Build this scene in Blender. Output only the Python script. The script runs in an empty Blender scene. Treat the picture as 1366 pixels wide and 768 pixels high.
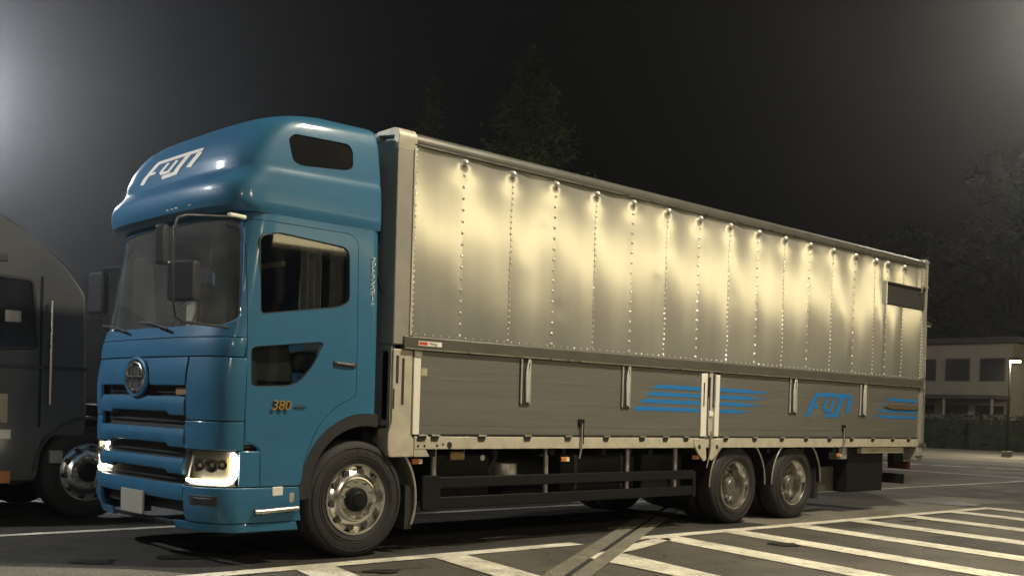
import bpy, bmesh, math, random
from mathutils import Vector, Matrix, noise
from mathutils.bvhtree import BVHTree
random.seed(7)
S = bpy.context.scene
C = S.collection
PI = math.pi

# ------------------------------------------------------------------ camera
CP = (-4.0321, -7.7523, 1.3532); YAW, PIT, ROL = 0.8138, -0.0136, 0.0301
F_PX, PPY = 1432.07, 564.21
fw = Vector((math.cos(YAW)*math.cos(PIT), math.sin(YAW)*math.cos(PIT), math.sin(PIT)))
rt = Vector((math.sin(YAW), -math.cos(YAW), 0)); up = rt.cross(fw)
r_ = rt*math.cos(ROL) + up*math.sin(ROL); u_ = -rt*math.sin(ROL) + up*math.cos(ROL)
cd = bpy.data.cameras.new('camera'); cam = bpy.data.objects.new('camera', cd); C.objects.link(cam)
cam.matrix_world = Matrix(((r_.x, u_.x, -fw.x, CP[0]), (r_.y, u_.y, -fw.y, CP[1]), (r_.z, u_.z, -fw.z, CP[2]), (0, 0, 0, 1)))
cd.sensor_width = 36; cd.lens = F_PX/1366*36; cd.shift_y = (PPY-384)/1366
cd.clip_start = .05; cd.clip_end = 2000
S.camera = cam

# ------------------------------------------------------------------ world (night sky) and exposure
W = bpy.data.worlds.new('World'); S.world = W; W.use_nodes = True
W.node_tree.nodes['Background'].inputs[0].default_value = (0.0018, 0.0018, 0.0017, 1)
W.node_tree.nodes['Background'].inputs[1].default_value = 1.0
S.view_settings.view_transform = 'Standard'; S.view_settings.look = 'None'
S.view_settings.exposure = 0; S.view_settings.gamma = 1
S.render.engine = 'CYCLES'
S.cycles.max_bounces = 6; S.cycles.caustics_reflective = False; S.cycles.caustics_refractive = False
S.cycles.volume_bounces = 0; S.cycles.transparent_max_bounces = 10
S.cycles.sample_clamp_indirect = 4; S.cycles.use_light_tree = False; S.cycles.use_adaptive_sampling = False; S.cycles.denoising_prefilter = 'ACCURATE'

# ------------------------------------------------------------------ materials
def nd(t, k, **kw):
    n = t.nodes.new(k)
    for a, v in kw.items(): setattr(n, a, v)
    return n
def mat(name, col, rough=.6, metal=0., coat=0., nscale=0, namt=.25, bump=0., bscale=40, rvar=0., spec=.5, stretch=None):
    m = bpy.data.materials.new(name); m.use_nodes = True; t = m.node_tree; b = t.nodes['Principled BSDF']
    b.inputs['Base Color'].default_value = (*col, 1); b.inputs['Roughness'].default_value = rough
    b.inputs['Metallic'].default_value = metal; b.inputs['Coat Weight'].default_value = coat; b.inputs['Coat Roughness'].default_value = .13
    b.inputs['Specular IOR Level'].default_value = spec
    tc = nd(t, 'ShaderNodeTexCoord'); src = tc.outputs['Object']
    if stretch:
        mp = nd(t, 'ShaderNodeMapping'); mp.inputs['Scale'].default_value = stretch; t.links.new(src, mp.inputs[0]); src = mp.outputs[0]
    if nscale:
        n = nd(t, 'ShaderNodeTexNoise'); n.inputs['Scale'].default_value = nscale; n.inputs['Detail'].default_value = 6; n.inputs['Roughness'].default_value = .62
        t.links.new(src, n.inputs['Vector'])
        r = nd(t, 'ShaderNodeMapRange'); r.inputs[1].default_value = .3; r.inputs[2].default_value = .7
        r.inputs[3].default_value = 1-namt; r.inputs[4].default_value = 1+namt*.6; t.links.new(n.outputs['Fac'], r.inputs[0])
        mx = nd(t, 'ShaderNodeMix', data_type='RGBA', blend_type='MULTIPLY'); mx.inputs[0].default_value = 1
        mx.inputs[6].default_value = (*col, 1); t.links.new(r.outputs[0], mx.inputs[7]); t.links.new(mx.outputs[2], b.inputs['Base Color'])
        if rvar:
            q = nd(t, 'ShaderNodeMapRange'); q.inputs[1].default_value = .3; q.inputs[2].default_value = .7
            q.inputs[3].default_value = rough+rvar; q.inputs[4].default_value = max(.02, rough-rvar)
            t.links.new(n.outputs['Fac'], q.inputs[0]); t.links.new(q.outputs[0], b.inputs['Roughness'])
    if bump:
        n2 = nd(t, 'ShaderNodeTexNoise'); n2.inputs['Scale'].default_value = bscale; n2.inputs['Detail'].default_value = 4
        t.links.new(src, n2.inputs['Vector'])
        bp = nd(t, 'ShaderNodeBump'); bp.inputs['Strength'].default_value = bump; bp.inputs['Distance'].default_value = .01
        t.links.new(n2.outputs['Fac'], bp.inputs['Height']); t.links.new(bp.outputs[0], b.inputs['Normal'])
    return m
def emis(name, col, st):
    m = bpy.data.materials.new(name); m.use_nodes = True; b = m.node_tree.nodes['Principled BSDF']
    b.inputs['Base Color'].default_value = (.1, .1, .1, 1)
    b.inputs['Emission Color'].default_value = (*col, 1); b.inputs['Emission Strength'].default_value = st
    return m
def glass(name, tint, refl=.02, rough=.03, veil=0):
    m = bpy.data.materials.new(name); m.use_nodes = True; t = m.node_tree; t.nodes.remove(t.nodes['Principled BSDF'])
    tr = nd(t, 'ShaderNodeBsdfTransparent'); tr.inputs[0].default_value = (*tint, 1)
    gl = nd(t, 'ShaderNodeBsdfGlossy'); gl.inputs['Roughness'].default_value = rough
    fr = nd(t, 'ShaderNodeFresnel'); fr.inputs[0].default_value = 1.5
    ad = nd(t, 'ShaderNodeMath', operation='ADD'); ad.inputs[1].default_value = refl; t.links.new(fr.outputs[0], ad.inputs[0])
    ge = nd(t, 'ShaderNodeNewGeometry'); iv = nd(t, 'ShaderNodeMath', operation='SUBTRACT'); iv.inputs[0].default_value = 1; t.links.new(ge.outputs['Backfacing'], iv.inputs[1])
    mu = nd(t, 'ShaderNodeMath', operation='MULTIPLY'); t.links.new(ad.outputs[0], mu.inputs[0]); t.links.new(iv.outputs[0], mu.inputs[1])
    mx = nd(t, 'ShaderNodeMixShader'); t.links.new(mu.outputs[0], mx.inputs[0]); t.links.new(tr.outputs[0], mx.inputs[1]); t.links.new(gl.outputs[0], mx.inputs[2])
    if veil:  # pale diffuse film imitating a veil of glare over the glass
        df = nd(t, 'ShaderNodeBsdfDiffuse'); df.inputs[0].default_value = (.6, .58, .52, 1); nz = nd(t, 'ShaderNodeTexNoise'); nz.inputs['Scale'].default_value = 3.5; nz.inputs['Detail'].default_value = 5
        q = nd(t, 'ShaderNodeMapRange'); q.inputs[1].default_value = .3; q.inputs[2].default_value = .7; q.inputs[3].default_value = veil*.6; q.inputs[4].default_value = veil*1.4
        t.links.new(nz.outputs['Fac'], q.inputs[0]); m3 = nd(t, 'ShaderNodeMixShader'); t.links.new(q.outputs[0], m3.inputs[0]); t.links.new(mx.outputs[0], m3.inputs[1]); t.links.new(df.outputs[0], m3.inputs[2])
        mx = m3
    t.links.new(mx.outputs[0], t.nodes['Material Output'].inputs[0]); return m
M = dict(
 blue=mat('blue_paint', (.028, .130, .235), .46, .0, .35, 3, .10, rvar=.06, spec=.3),
 darkpl=mat('dark_plastic', (.022, .022, .024), .5, 0, 0, 8, .2),
 black=mat('black_steel', (.008, .008, .008), .6, 0, 0, 10, .4, spec=.2),
 void=mat('grille_black', (.035, .034, .033), .65),
 rubber=mat('tyre_rubber', (.019, .018, .017), .72, 0, 0, 6, .3, .15, 60),
 chrome=mat('polished_alloy', (.90, .88, .83), .20, 1., 0, 3, .12, rvar=.04),
 bright=mat('bright_plated_steel', (.85, .82, .75), .28, .55, 0, 9, .15),
 disc=mat('dull_wheel_disc', (.20, .19, .17), .45, .8, 0, 4, .2),
 hlback=mat('headlight_bowl', (.20, .19, .165), .35, .5),
 chrome2=mat('worn_alloy', (.55, .53, .48), .33, 1., 0, 9, .3, rvar=.12),
 alu=mat('aluminium_sheet', (.53, .515, .47), .185, .66, 0, 1.1, .13, stretch=(2.2, 1, .35)),
 gate=mat('anodised_aluminium', (.19, .185, .168), .45, .5, 0, 2.0, .16, .25, 60, stretch=(.25, 1, 9)),
 rail=mat('grey_aluminium_rail', (.12, .115, .10), .45, .5, 0, 3, .2),
 pillar=mat('pale_grey_paint', (.30, .285, .25), .42, .1, 0, 4, .18),
 cream=mat('cream_painted_steel', (.50, .46, .36), .45, .1, 0, 5, .22),
 steel=mat('galvanised_steel', (.42, .40, .36), .42, .7, 0, 12, .3),
 decal=mat('blue_decal', (.010, .155, .42), .45),
 white=mat('white_decal', (.80, .76, .66), .5),
 red=mat('red_decal', (.45, .07, .03), .5), gold=mat('gold_emblem', (.75, .42, .12), .3, .7),
 asphalt=mat('asphalt', (.072, .064, .050), .82, 0, 0, .55, .48, .5, 70, rvar=.1),
 asp_shade=mat('dark_asphalt_and_shade', (.036, .032, .026), .78, 0, 0, .9, .55, .5, 70, rvar=.15),  # used for asphalt patches and for the shade painted under the truck
 stain=mat('oil_stain', (.022, .020, .017), .45, 0, 0, 6, .5),
 paint=mat('road_paint', (.64, .60, .49), .75, 0, 0, 2.3, .42, .3, 60),
 conc=mat('concrete_channel', (.17, .155, .12), .8, 0, 0, 3.5, .35, .4, 50),
 pave=mat('pale_pavement', (.15, .135, .105), .85, 0, 0, 1.2, .3, .4, 40),
 slot=mat('drain_slot', (.012, .012, .012), .8),
 seat=mat('seat_fabric', (.10, .095, .085), .9, 0, 0, 10, .3), beige=mat('beige_trim', (.42, .36, .27), .8, 0, 0, 8, .25),
 curtain=mat('curtain_cloth', (.20, .195, .19), .9, 0, 0, 12, .25),
 amber=mat('amber_lens', (.55, .20, .05), .3), whitelens=mat('clear_lens', (.75, .72, .66), .2),
 redlens=mat('red_lens', (.06, .008, .006), .25), brass=mat('bronze_unit', (.36, .24, .10), .5, .4, 0, 9, .3),
 rust=mat('worn_brown_handle', (.13, .095, .05), .6, .2, 0, 20, .5),
 plate=mat('number_plate_pale', (.34, .33, .26), .6),
 skyl=mat('skylight_dark_glass', (.010, .010, .010), .12),
 mirrorback=mat('mirror_shell', (.035, .037, .04), .35), silver=mat('mirror_glass', (.7, .7, .68), .12, 1.),
 greycab=mat('grey_cab_paint', (.06, .062, .066), .45, 0, .2, 2, .2),
 bark=mat('bark', (.07, .05, .035), .9, 0, 0, 8, .3),
 leaf=mat('conifer_needles', (.15, .19, .07), .8, 0, 0, 1.2, .4), leaf2=mat('broad_leaves', (.045, .05, .032), .8, 0, 0, .6, .5),
 wall=mat('pale_rendered_wall', (.34, .31, .25), .85, 0, 0, 1.5, .12), roof=mat('dark_roof', (.06, .06, .06), .8),
 winm=mat('dark_window', (.03, .03, .035), .2), winl=emis('lit_window', (1, .82, .5), .35),
 hedge=mat('hedge_leaves', (.04, .05, .025), .85, 0, 0, 2, .4),
 glass=glass('window_glass', (.80, .82, .80)), veiled=glass('veiled_windscreen_glass', (.80, .82, .80), veil=.055), lens=glass('lens_glass', (.85, .85, .83), .03),  # windscreen gets a pale film in place of glare haze
 drl=emis('daytime_light_white', (1, .90, .66), 20), lampw=emis('lamp_warm', (1, .80, .42), 8), lampc=emis('lamp_cool', (.85, .92, 1), 8),
 drlf=emis('far_daytime_light', (1, .95, .82), 9),
)

def speckle(m, scale, amt, worn=None):
    t = m.node_tree; b = t.nodes['Principled BSDF']; src = b.inputs['Base Color'].links[0].from_socket
    tc = nd(t, 'ShaderNodeTexCoord'); n = nd(t, 'ShaderNodeTexNoise'); n.inputs['Scale'].default_value = scale; n.inputs['Detail'].default_value = 3
    t.links.new(tc.outputs['Object'], n.inputs['Vector']); r = nd(t, 'ShaderNodeMapRange'); r.inputs[1].default_value = .35; r.inputs[2].default_value = .65
    r.inputs[3].default_value = 1-amt; r.inputs[4].default_value = 1+amt; t.links.new(n.outputs['Fac'], r.inputs[0])
    mx = nd(t, 'ShaderNodeMix', data_type='RGBA', blend_type='MULTIPLY'); mx.inputs[0].default_value = 1
    t.links.new(src, mx.inputs[6]); t.links.new(r.outputs[0], mx.inputs[7]); out = mx.outputs[2]
    if worn:
        n2 = nd(t, 'ShaderNodeTexNoise'); n2.inputs['Scale'].default_value = 7; n2.inputs['Detail'].default_value = 12; n2.inputs['Roughness'].default_value = .78
        t.links.new(tc.outputs['Object'], n2.inputs['Vector']); q = nd(t, 'ShaderNodeMapRange'); q.inputs[1].default_value = .56; q.inputs[2].default_value = .64
        t.links.new(n2.outputs['Fac'], q.inputs[0]); m2 = nd(t, 'ShaderNodeMix', data_type='RGBA'); t.links.new(q.outputs[0], m2.inputs[0])
        t.links.new(out, m2.inputs[6]); m2.inputs[7].default_value = (*worn, 1); out = m2.outputs[2]
    t.links.new(out, b.inputs['Base Color'])
def cracks(m, scale=.9):
    t = m.node_tree; b = t.nodes['Principled BSDF']; src = b.inputs['Base Color'].links[0].from_socket
    tc = nd(t, 'ShaderNodeTexCoord'); nz = nd(t, 'ShaderNodeTexNoise'); nz.inputs['Scale'].default_value = 2.5; nz.inputs['Detail'].default_value = 5
    t.links.new(tc.outputs['Object'], nz.inputs['Vector']); ad = nd(t, 'ShaderNodeMix', data_type='RGBA', blend_type='LINEAR_LIGHT'); ad.inputs[0].default_value = .25
    t.links.new(tc.outputs['Object'], ad.inputs[6]); t.links.new(nz.outputs['Color'], ad.inputs[7])
    v = nd(t, 'ShaderNodeTexVoronoi', feature='DISTANCE_TO_EDGE'); v.inputs['Scale'].default_value = scale; t.links.new(ad.outputs[2], v.inputs['Vector'])
    r = nd(t, 'ShaderNodeMapRange'); r.inputs[1].default_value = .004; r.inputs[2].default_value = .014; r.inputs[3].default_value = .45; r.inputs[4].default_value = 1
    t.links.new(v.outputs['Distance'], r.inputs[0]); mx = nd(t, 'ShaderNodeMix', data_type='RGBA', blend_type='MULTIPLY'); mx.inputs[0].default_value = 1
    t.links.new(src, mx.inputs[6]); t.links.new(r.outputs[0], mx.inputs[7]); t.links.new(mx.outputs[2], b.inputs['Base Color'])
for k_ in ('lampw', 'lampc', 'winl', 'drlf'): M[k_].cycles.emission_sampling = 'NONE'
for k_ in ('asphalt', 'asp_shade', 'pave', 'conc'): speckle(M[k_], 55, .45)
for k_ in ('asphalt', 'asp_shade'): cracks(M[k_])
speckle(M['paint'], 45, .14, (.10, .09, .07))

# ------------------------------------------------------------------ object helpers
def tag(o, label=None, cat=None, group=None, kind=None):
    for k, v in (('label', label), ('category', cat), ('group', group), ('kind', kind)):
        if v: o[k] = v
    return o
def empty(name, loc=(0, 0, 0)):
    o = bpy.data.objects.new(name, None); C.objects.link(o); o.location = loc; o.empty_display_size = .2
    return o
class MB:
    def __init__(s): s.v = []; s.f = []
    def add(s, vs, fs):
        b = len(s.v); s.v += [tuple(x) for x in vs]; s.f += [tuple(i+b for i in q) for q in fs]; return s
    def box(s, x0, x1, y0, y1, z0, z1):
        return s.add([(x0, y0, z0), (x1, y0, z0), (x1, y1, z0), (x0, y1, z0), (x0, y0, z1), (x1, y0, z1), (x1, y1, z1), (x0, y1, z1)],
                     [(0, 3, 2, 1), (4, 5, 6, 7), (0, 1, 5, 4), (1, 2, 6, 5), (2, 3, 7, 6), (3, 0, 4, 7)])
    def prism(s, poly, axis, lo, hi):     # poly in the two other axes (in order x,y,z without axis)
        n = len(poly)
        def p(q, h):
            l = list(q); l.insert(axis, h); return tuple(l)
        return s.add([p(q, lo) for q in poly]+[p(q, hi) for q in poly],
                     [tuple(range(n)), tuple(range(2*n-1, n-1, -1))]+[(i, i+n, (i+1) % n+n, (i+1) % n) for i in range(n)])
    def tube(s, pts, r, n=8, closed=False):
        pts = [Vector(p) for p in pts]; rings = []; m = len(pts)
        prev = None
        for i, p in enumerate(pts):
            a = pts[(i-1) % m] if (closed or i > 0) else p; b = pts[(i+1) % m] if (closed or i < m-1) else p
            d = (b-a).normalized()
            if prev is None:
                x = d.orthogonal().normalized()
            else:
                x = (prev-d*prev.dot(d)).normalized()
            prev = x; y = d.cross(x)
            rr = r[i] if isinstance(r, (list, tuple)) else r
            rings.append([p+x*math.cos(2*PI*k/n)*rr+y*math.sin(2*PI*k/n)*rr for k in range(n)])
        vs = [q for g in rings for q in g]; fs = []
        for i in range(m if closed else m-1):
            j = (i+1) % m
            for k in range(n): fs.append((i*n+k, i*n+(k+1) % n, j*n+(k+1) % n, j*n+k))
        if not closed: fs += [tuple(range(n-1, -1, -1)), tuple(range((m-1)*n, m*n))]
        return s.add(vs, fs)
    def lathe(s, prof, c=(0, 0, 0), n=32, axis=1):   # prof: (radius, along axis)
        vs = []; m = len(prof)
        for (r, h) in prof:
            for k in range(n):
                a = 2*PI*k/n; q = [r*math.cos(a), r*math.sin(a)]; q.insert(axis, h)
                vs.append((q[0]+c[0], q[1]+c[1], q[2]+c[2]))
        fs = [(i*n+k, i*n+(k+1) % n, (i+1)*n+(k+1) % n, (i+1)*n+k) for i in range(m-1) for k in range(n)]
        return s.add(vs, fs)
    def grid(s, P, nu, nv):               # P[i][j]
        vs = [P(i, j) for i in range(nu) for j in range(nv)]
        return s.add(vs, [(i*nv+j, (i+1)*nv+j, (i+1)*nv+j+1, i*nv+j+1) for i in range(nu-1) for j in range(nv-1)])
    def slab(s, P, Q, nu, nv):            # closed slab between two surfaces
        a = [P(i, j) for i in range(nu) for j in range(nv)]; b = [Q(i, j) for i in range(nu) for j in range(nv)]; o = nu*nv
        fs = []
        for i in range(nu-1):
            for j in range(nv-1):
                q = (i*nv+j, (i+1)*nv+j, (i+1)*nv+j+1, i*nv+j+1); fs += [q, tuple(o+k for k in reversed(q))]
        for i in range(nu-1):
            for j in (0, nv-1):
                fs.append((i*nv+j, (i+1)*nv+j, o+(i+1)*nv+j, o+i*nv+j))
        for j in range(nv-1):
            for i in (0, nu-1):
                fs.append((i*nv+j, i*nv+j+1, o+i*nv+j+1, o+i*nv+j))
        return s.add(a+b, fs)
    def mesh(s, name='m', smooth=False, ang=40):
        me = bpy.data.meshes.new(name); me.from_pydata(s.v, [], s.f)
        bm = bmesh.new(); bm.from_mesh(me); bmesh.ops.remove_doubles(bm, verts=bm.verts, dist=1e-5)
        bmesh.ops.recalc_face_normals(bm, faces=bm.faces)
        if smooth:
            for f in bm.faces: f.smooth = True
            for e in bm.edges:
                if len(e.link_faces) == 2 and e.calc_face_angle(0) > math.radians(ang): e.smooth = False
        bm.to_mesh(me); bm.free(); me.update(); return me
    def build(s, name, m, parent=None, smooth=False, bevel=0, ang=40):
        me = s.mesh(name, smooth or bevel > 0, ang); return link(name, me, m, parent, bevel)
def link(name, me, m, parent=None, bevel=0):
    o = bpy.data.objects.new(name, me); C.objects.link(o)
    if m is not None and not me.materials: me.materials.append(M[m] if isinstance(m, str) else m)
    if parent is not None: o.parent = parent
    if bevel:
        b = o.modifiers.new('bevel', 'BEVEL'); b.width = bevel; b.segments = 2; b.limit_method = 'ANGLE'; b.angle_limit = math.radians(40)
        b.harden_normals = False
    return o
def boolean(me_a, ops):
    """me_a minus / and the meshes in ops = [(mesh, 'DIFFERENCE'|'INTERSECT')]; returns a new mesh"""
    o = bpy.data.objects.new('tmp', me_a); C.objects.link(o); tm = []
    for me, op in ops:
        c = bpy.data.objects.new('tmpc', me); C.objects.link(c); tm.append(c)
        md = o.modifiers.new('b', 'BOOLEAN'); md.operation = op; md.object = c; md.solver = 'EXACT'
    dg = bpy.context.evaluated_depsgraph_get(); dg.update()
    r = bpy.data.meshes.new_from_object(o.evaluated_get(dg))
    for c in tm+[o]: bpy.data.objects.remove(c)
    bm = bmesh.new(); bm.from_mesh(r); bmesh.ops.remove_doubles(bm, verts=bm.verts, dist=2e-4)
    for f in bm.faces: f.smooth = True
    for e in bm.edges:
        e.smooth = not (len(e.link_faces) == 2 and e.calc_face_angle(0) > math.radians(32))
    bm.to_mesh(r); bm.free(); return r
def rpoly(pts, r, n=5):                    # polygon with rounded corners
    out = []; m = len(pts)
    for i in range(m):
        p = Vector(pts[i]); a = (Vector(pts[i-1])-p); b = (Vector(pts[(i+1) % m])-p)
        rr = r[i] if isinstance(r, (list, tuple)) else r
        la, lb = a.length, b.length; a.normalize(); b.normalize()
        q = min(rr, la*.48, lb*.48)
        if q < 1e-4: out.append(tuple(p)); continue
        A = p+a*q; B = p+b*q
        for k in range(n+1):
            t = k/n; out.append(tuple(A*(1-t)**2+p*2*t*(1-t)+B*t*t))
    return out
def lerp_tab(tab, z):
    if z <= tab[0][0]: return tab[0][1]
    for (a, va), (b, vb) in zip(tab, tab[1:]):
        if z <= b:
            t = (z-a)/(b-a); return va+(vb-va)*t
    return tab[-1][1]

# ------------------------------------------------------------------ ground, markings
def strip(name, quads, m, z, kind='structure'):
    b = MB()
    for q in quads: b.add([(x, y, z) for x, y in q], [tuple(range(len(q)))])
    o = b.build(name, m); tag(o, kind=kind); return o
g = MB().grid(lambda i, j: (-120+i*20, -120+j*20, 0), 31, 21); tag(g.build('ground', 'asphalt'), kind='structure')
ux, uy = 1, -.030
def bl(x, off): return (x, -.15+(x-1.5)*uy+off)
def seg(x0, x1, o0, o1): return [bl(x0, o0), bl(x1, o0), bl(x1, o1), bl(x0, o1)]
q = [seg(-1.2, 3.95, 0, -.19), seg(4.75, 13.3, 0, -.19)]
for xr in (-1.75, -.35, 1.02, 2.42, 5.42, 6.62, 7.96, 9.30, 10.68, 12.08, 13.3):
    L = 5.5 if xr > 4.5 else 1.55 + .2*xr
    y0 = bl(xr, -.19)[1]
    q.append([(xr, y0+.002), (xr-.23*L, y0-L), (xr-.23*L-.37, y0-L), (xr-.37, y0+.002)])
q.append([(3.85, -.85), (3.42, -2.5), (3.42-.36, -2.5), (3.28, -1.0)])
q.append([(3.85, -.85), (4.95, -.47), (5.2, -.5), (5.1, -.62), (4.3, -.9), (3.6, -1.1)])
strip('road_markings', q, 'paint', .008)
strip('bay_shade', [[(-6, 8), (-3, .2), (1.5, -.155), (9.5, -.38), (9.9, .2), (9.9, 6)]], 'asp_shade', .003)  # shade under and beside the truck, painted as a dark sheet
strip('bay_line', [[(-8, 3.20), (24, 2.35), (24, 2.22), (-8, 3.07)]], 'paint', .008)
strip('bay_concrete', [[(7.5, -.36), (12.9, -.5), (12.6, 4), (12.4, 9), (7.5, 9)]], 'pave', .005)
strip('worn_pavement', [[(9.6, 1.6), (13, 1.1), (60, -6), (60, -12), (14, -.2), (12, -.15), (9.2, .2)]], 'pave', .004)
strip('worn_pavement', [[(-6, -3), (-1.4, -1.2), (.2, -.55), (-.4, .4), (-1.2, 1.1), (-6, 1.7)]], 'pave', .004)
strip('road_lane', [[(31, -6), (31, 20), (44, 24), (44, -6)]], 'pave', .004)
ln = [[(23.5, -8), (23.8, -8), (23.7, 14), (23.4, 14)], [(37.5, -10), (37.9, -10), (33.5, 16), (33.1, 16)]]
for k in range(6): ln.append([(29.3-k*.32, 4.2+k*1.5-4), (29.75-k*.32, 4.2+k*1.5-4), (29.5-k*.32, 5.3+k*1.5-4), (29.05-k*.32, 5.3+k*1.5-4)])
strip('lane_lines', ln, 'paint', .012)
def blob(cx_, cy_, r, seed):
    rr = random.Random(seed); return [(cx_+r*(1+.35*math.sin(k*.9+seed)+rr.uniform(-.15, .15))*math.cos(k*PI/9)*1.5, cy_+r*(1+.3*math.cos(k*.7+seed)+rr.uniform(-.15, .15))*math.sin(k*PI/9)) for k in range(18)]
strip('oil_stain', [blob(.4, .75, .22, 1), blob(1.2, -.75, .10, 2), blob(5.9, -1.5, .13, 3), blob(9.9, -.9, .12, 5), blob(3.0, .35, .2, 6), blob(-.5, .9, .12, 8), blob(13.5, .2, .4, 9)], 'stain', .0105)
strip('asphalt_patch', [[(15, -.6), (19.5, -1.6), (19.8, .9), (15.3, 1.6)], [(7.0, -3.6), (8.4, -3.9), (8.9, -2.2), (7.5, -1.9)]], 'asp_shade', .0065)
# concrete drainage channel crossing the bay at an angle
ch = empty('drain_channel', (4.7, -.2, 0)); tag(ch, 'concrete drainage channel with dark slot crossing the asphalt between the hatch markings', 'drain')
a0 = Vector((1.0, -2.55, 0)); a1 = Vector((8.6, 2.15, 0)); dv = (a1-a0).normalized(); nv = Vector((-dv.y, dv.x, 0))
def chs(o0, o1, z0, z1, s0=0, s1=None):
    p = a0+dv*s0; q_ = a0+dv*(s1 if s1 is not None else (a1-a0).length)
    vs = [p+nv*o0, q_+nv*o0, q_+nv*o1, p+nv*o1]
    return MB().add([(v.x-4.7, v.y+.2, z0) for v in vs]+[(v.x-4.7, v.y+.2, z1) for v in vs], [(0, 3, 2, 1), (4, 5, 6, 7), (0, 1, 5, 4), (1, 2, 6, 5), (2, 3, 7, 6), (3, 0, 4, 7)])
L = (a1-a0).length; k = 0; s = 0
while s < L:
    for o0, o1 in ((-.19, -.035), (.035, .19)):
        chs(o0, o1, .001, .014, s+.006, min(L, s+1.49)).build('channel_slab', 'conc', ch, bevel=.004)
    s += 1.5
chs(-.035, .035, .001, .006).build('slot', 'slot', ch)
chs(.018, .028, .006, .017).build('slot_edge', 'steel', ch)

# ------------------------------------------------------------------ the truck
T = empty('cargo_truck', (0, 0, 0))
tag(T, 'blue cab-over cargo truck with high roof and long silver wing-sided box body', 'truck')
def part(mb, name, m, parent=T, **k): return mb.build(name, m, parent, **k)

# cab surface: plan curve is a superellipse nose running into flat sides
TX0 = [(.25, .07), (.42, .015), (.6, .0), (1.1, .0), (1.5, .0), (1.85, .035), (1.95, .06), (2.75, .185), (2.97, .23)]
TA = [(.25, 1.225), (.6, 1.245), (1.9, 1.245), (2.3, 1.238), (2.75, 1.226), (2.97, 1.218)]
TN = [(.25, 3.6), (1.8, 3.6), (2.0, 3.3), (3.0, 3.2)]
TD = [(.25, .42), (1.8, .42), (3., .40)]
XR = 1.66
def ring(X0, D, n, a, xr, e=0, rc=.10, m=40):
    a -= e; X0 += e; D = min(max(D-e, .03), xr-X0-.12); xr -= e; pts = []
    for k in range(m+1):
        ph = -PI/2+PI*k/m; sn, cs = math.sin(ph), math.cos(ph)
        t = math.copysign(abs(sn)**(2/n), sn); x = X0+D*(1-abs(cs)**(2/n) if abs(cs) > 1e-9 else 1)
        pts.append((x, 1.245+a*t))
    for (cx_, cy_, s_) in ((xr-rc, 1.245+a-rc, 1), (xr-rc, 1.245-a+rc, -1)):
        for k in range(7):
            th = PI/2*k/6
            if s_ == 1: pts.append((cx_+rc*math.sin(th), cy_+rc*math.cos(th)))
            else: pts.append((cx_+rc*math.cos(th), cy_-rc*math.sin(th)))
    return pts
def cab_solid(e=0, z0=.3, z1=2.97, xr=XR, nz=34):
    b = MB(); rings = []
    for i in range(nz+1):
        z = z0+e*(z0 <= .31)+(z1-e-z0-e*(z0 <= .31))*i/nz
        rings.append([(x, y, z) for x, y in ring(lerp_tab(TX0, z), lerp_tab(TD, z), lerp_tab(TN, z), lerp_tab(TA, z), xr, e)])
    n = len(rings[0]); vs = [p for r in rings for p in r]
    fs = [(i*n+k, i*n+(k+1) % n, (i+1)*n+(k+1) % n, (i+1)*n+k) for i in range(nz) for k in range(n)]
    fs += [tuple(range(n-1, -1, -1)), tuple(range(nz*n, nz*n+n))]
    return b.add(vs, fs).mesh()
def P(w, z, e=0):                          # w in [-1,1] along the nose, beyond that along the side in metres
    X0 = lerp_tab(TX0, z)+e; D = lerp_tab(TD, z)-e; n = lerp_tab(TN, z); a = lerp_tab(TA, z)-e
    if abs(w) > 1: return (X0+D+abs(w)-1, 1.245+math.copysign(a, w), z)
    ph = w*PI/2; sn, cs = math.sin(ph), math.cos(ph)
    return (X0+D*(1-abs(cs)**(2/n)), 1.245+a*math.copysign(abs(sn)**(2/n), sn), z)
def wY(y, z=1.0):
    t = (y-1.245)/lerp_tab(TA, z); return math.copysign(math.asin(min(1, abs(t))**(lerp_tab(TN, z)/2))*2/PI, t)
def wX(x, z=1.0, side=-1):
    X0 = lerp_tab(TX0, z); D = lerp_tab(TD, z)
    if x > X0+D: return side*(1+x-X0-D)
    return side*math.acos(min(1, max(0, 1-(x-X0)/D))**(lerp_tab(TN, z)/2))*2/PI
def nslab(w0, w1, z0, z1, name, m, e=0., th=.03, nu=0, nv=5, bevel=.006, parent=T, zf=None, crown=0.):
    nu = nu or max(4, int(abs(w1-w0)*26)+2)
    def pt(i, j, ee):
        w = w0+(w1-w0)*i/(nu-1); a, b_ = (z0, z1) if zf is None else zf(w)
        t = j/(nv-1); z = a+(b_-a)*t
        return P(w, z, ee-crown*math.sin(PI*t))
    b = MB().slab(lambda i, j: pt(i, j, e), lambda i, j: pt(i, j, e+th), nu, nv)
    return b.build(name, m, parent, smooth=True, bevel=bevel)

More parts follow.
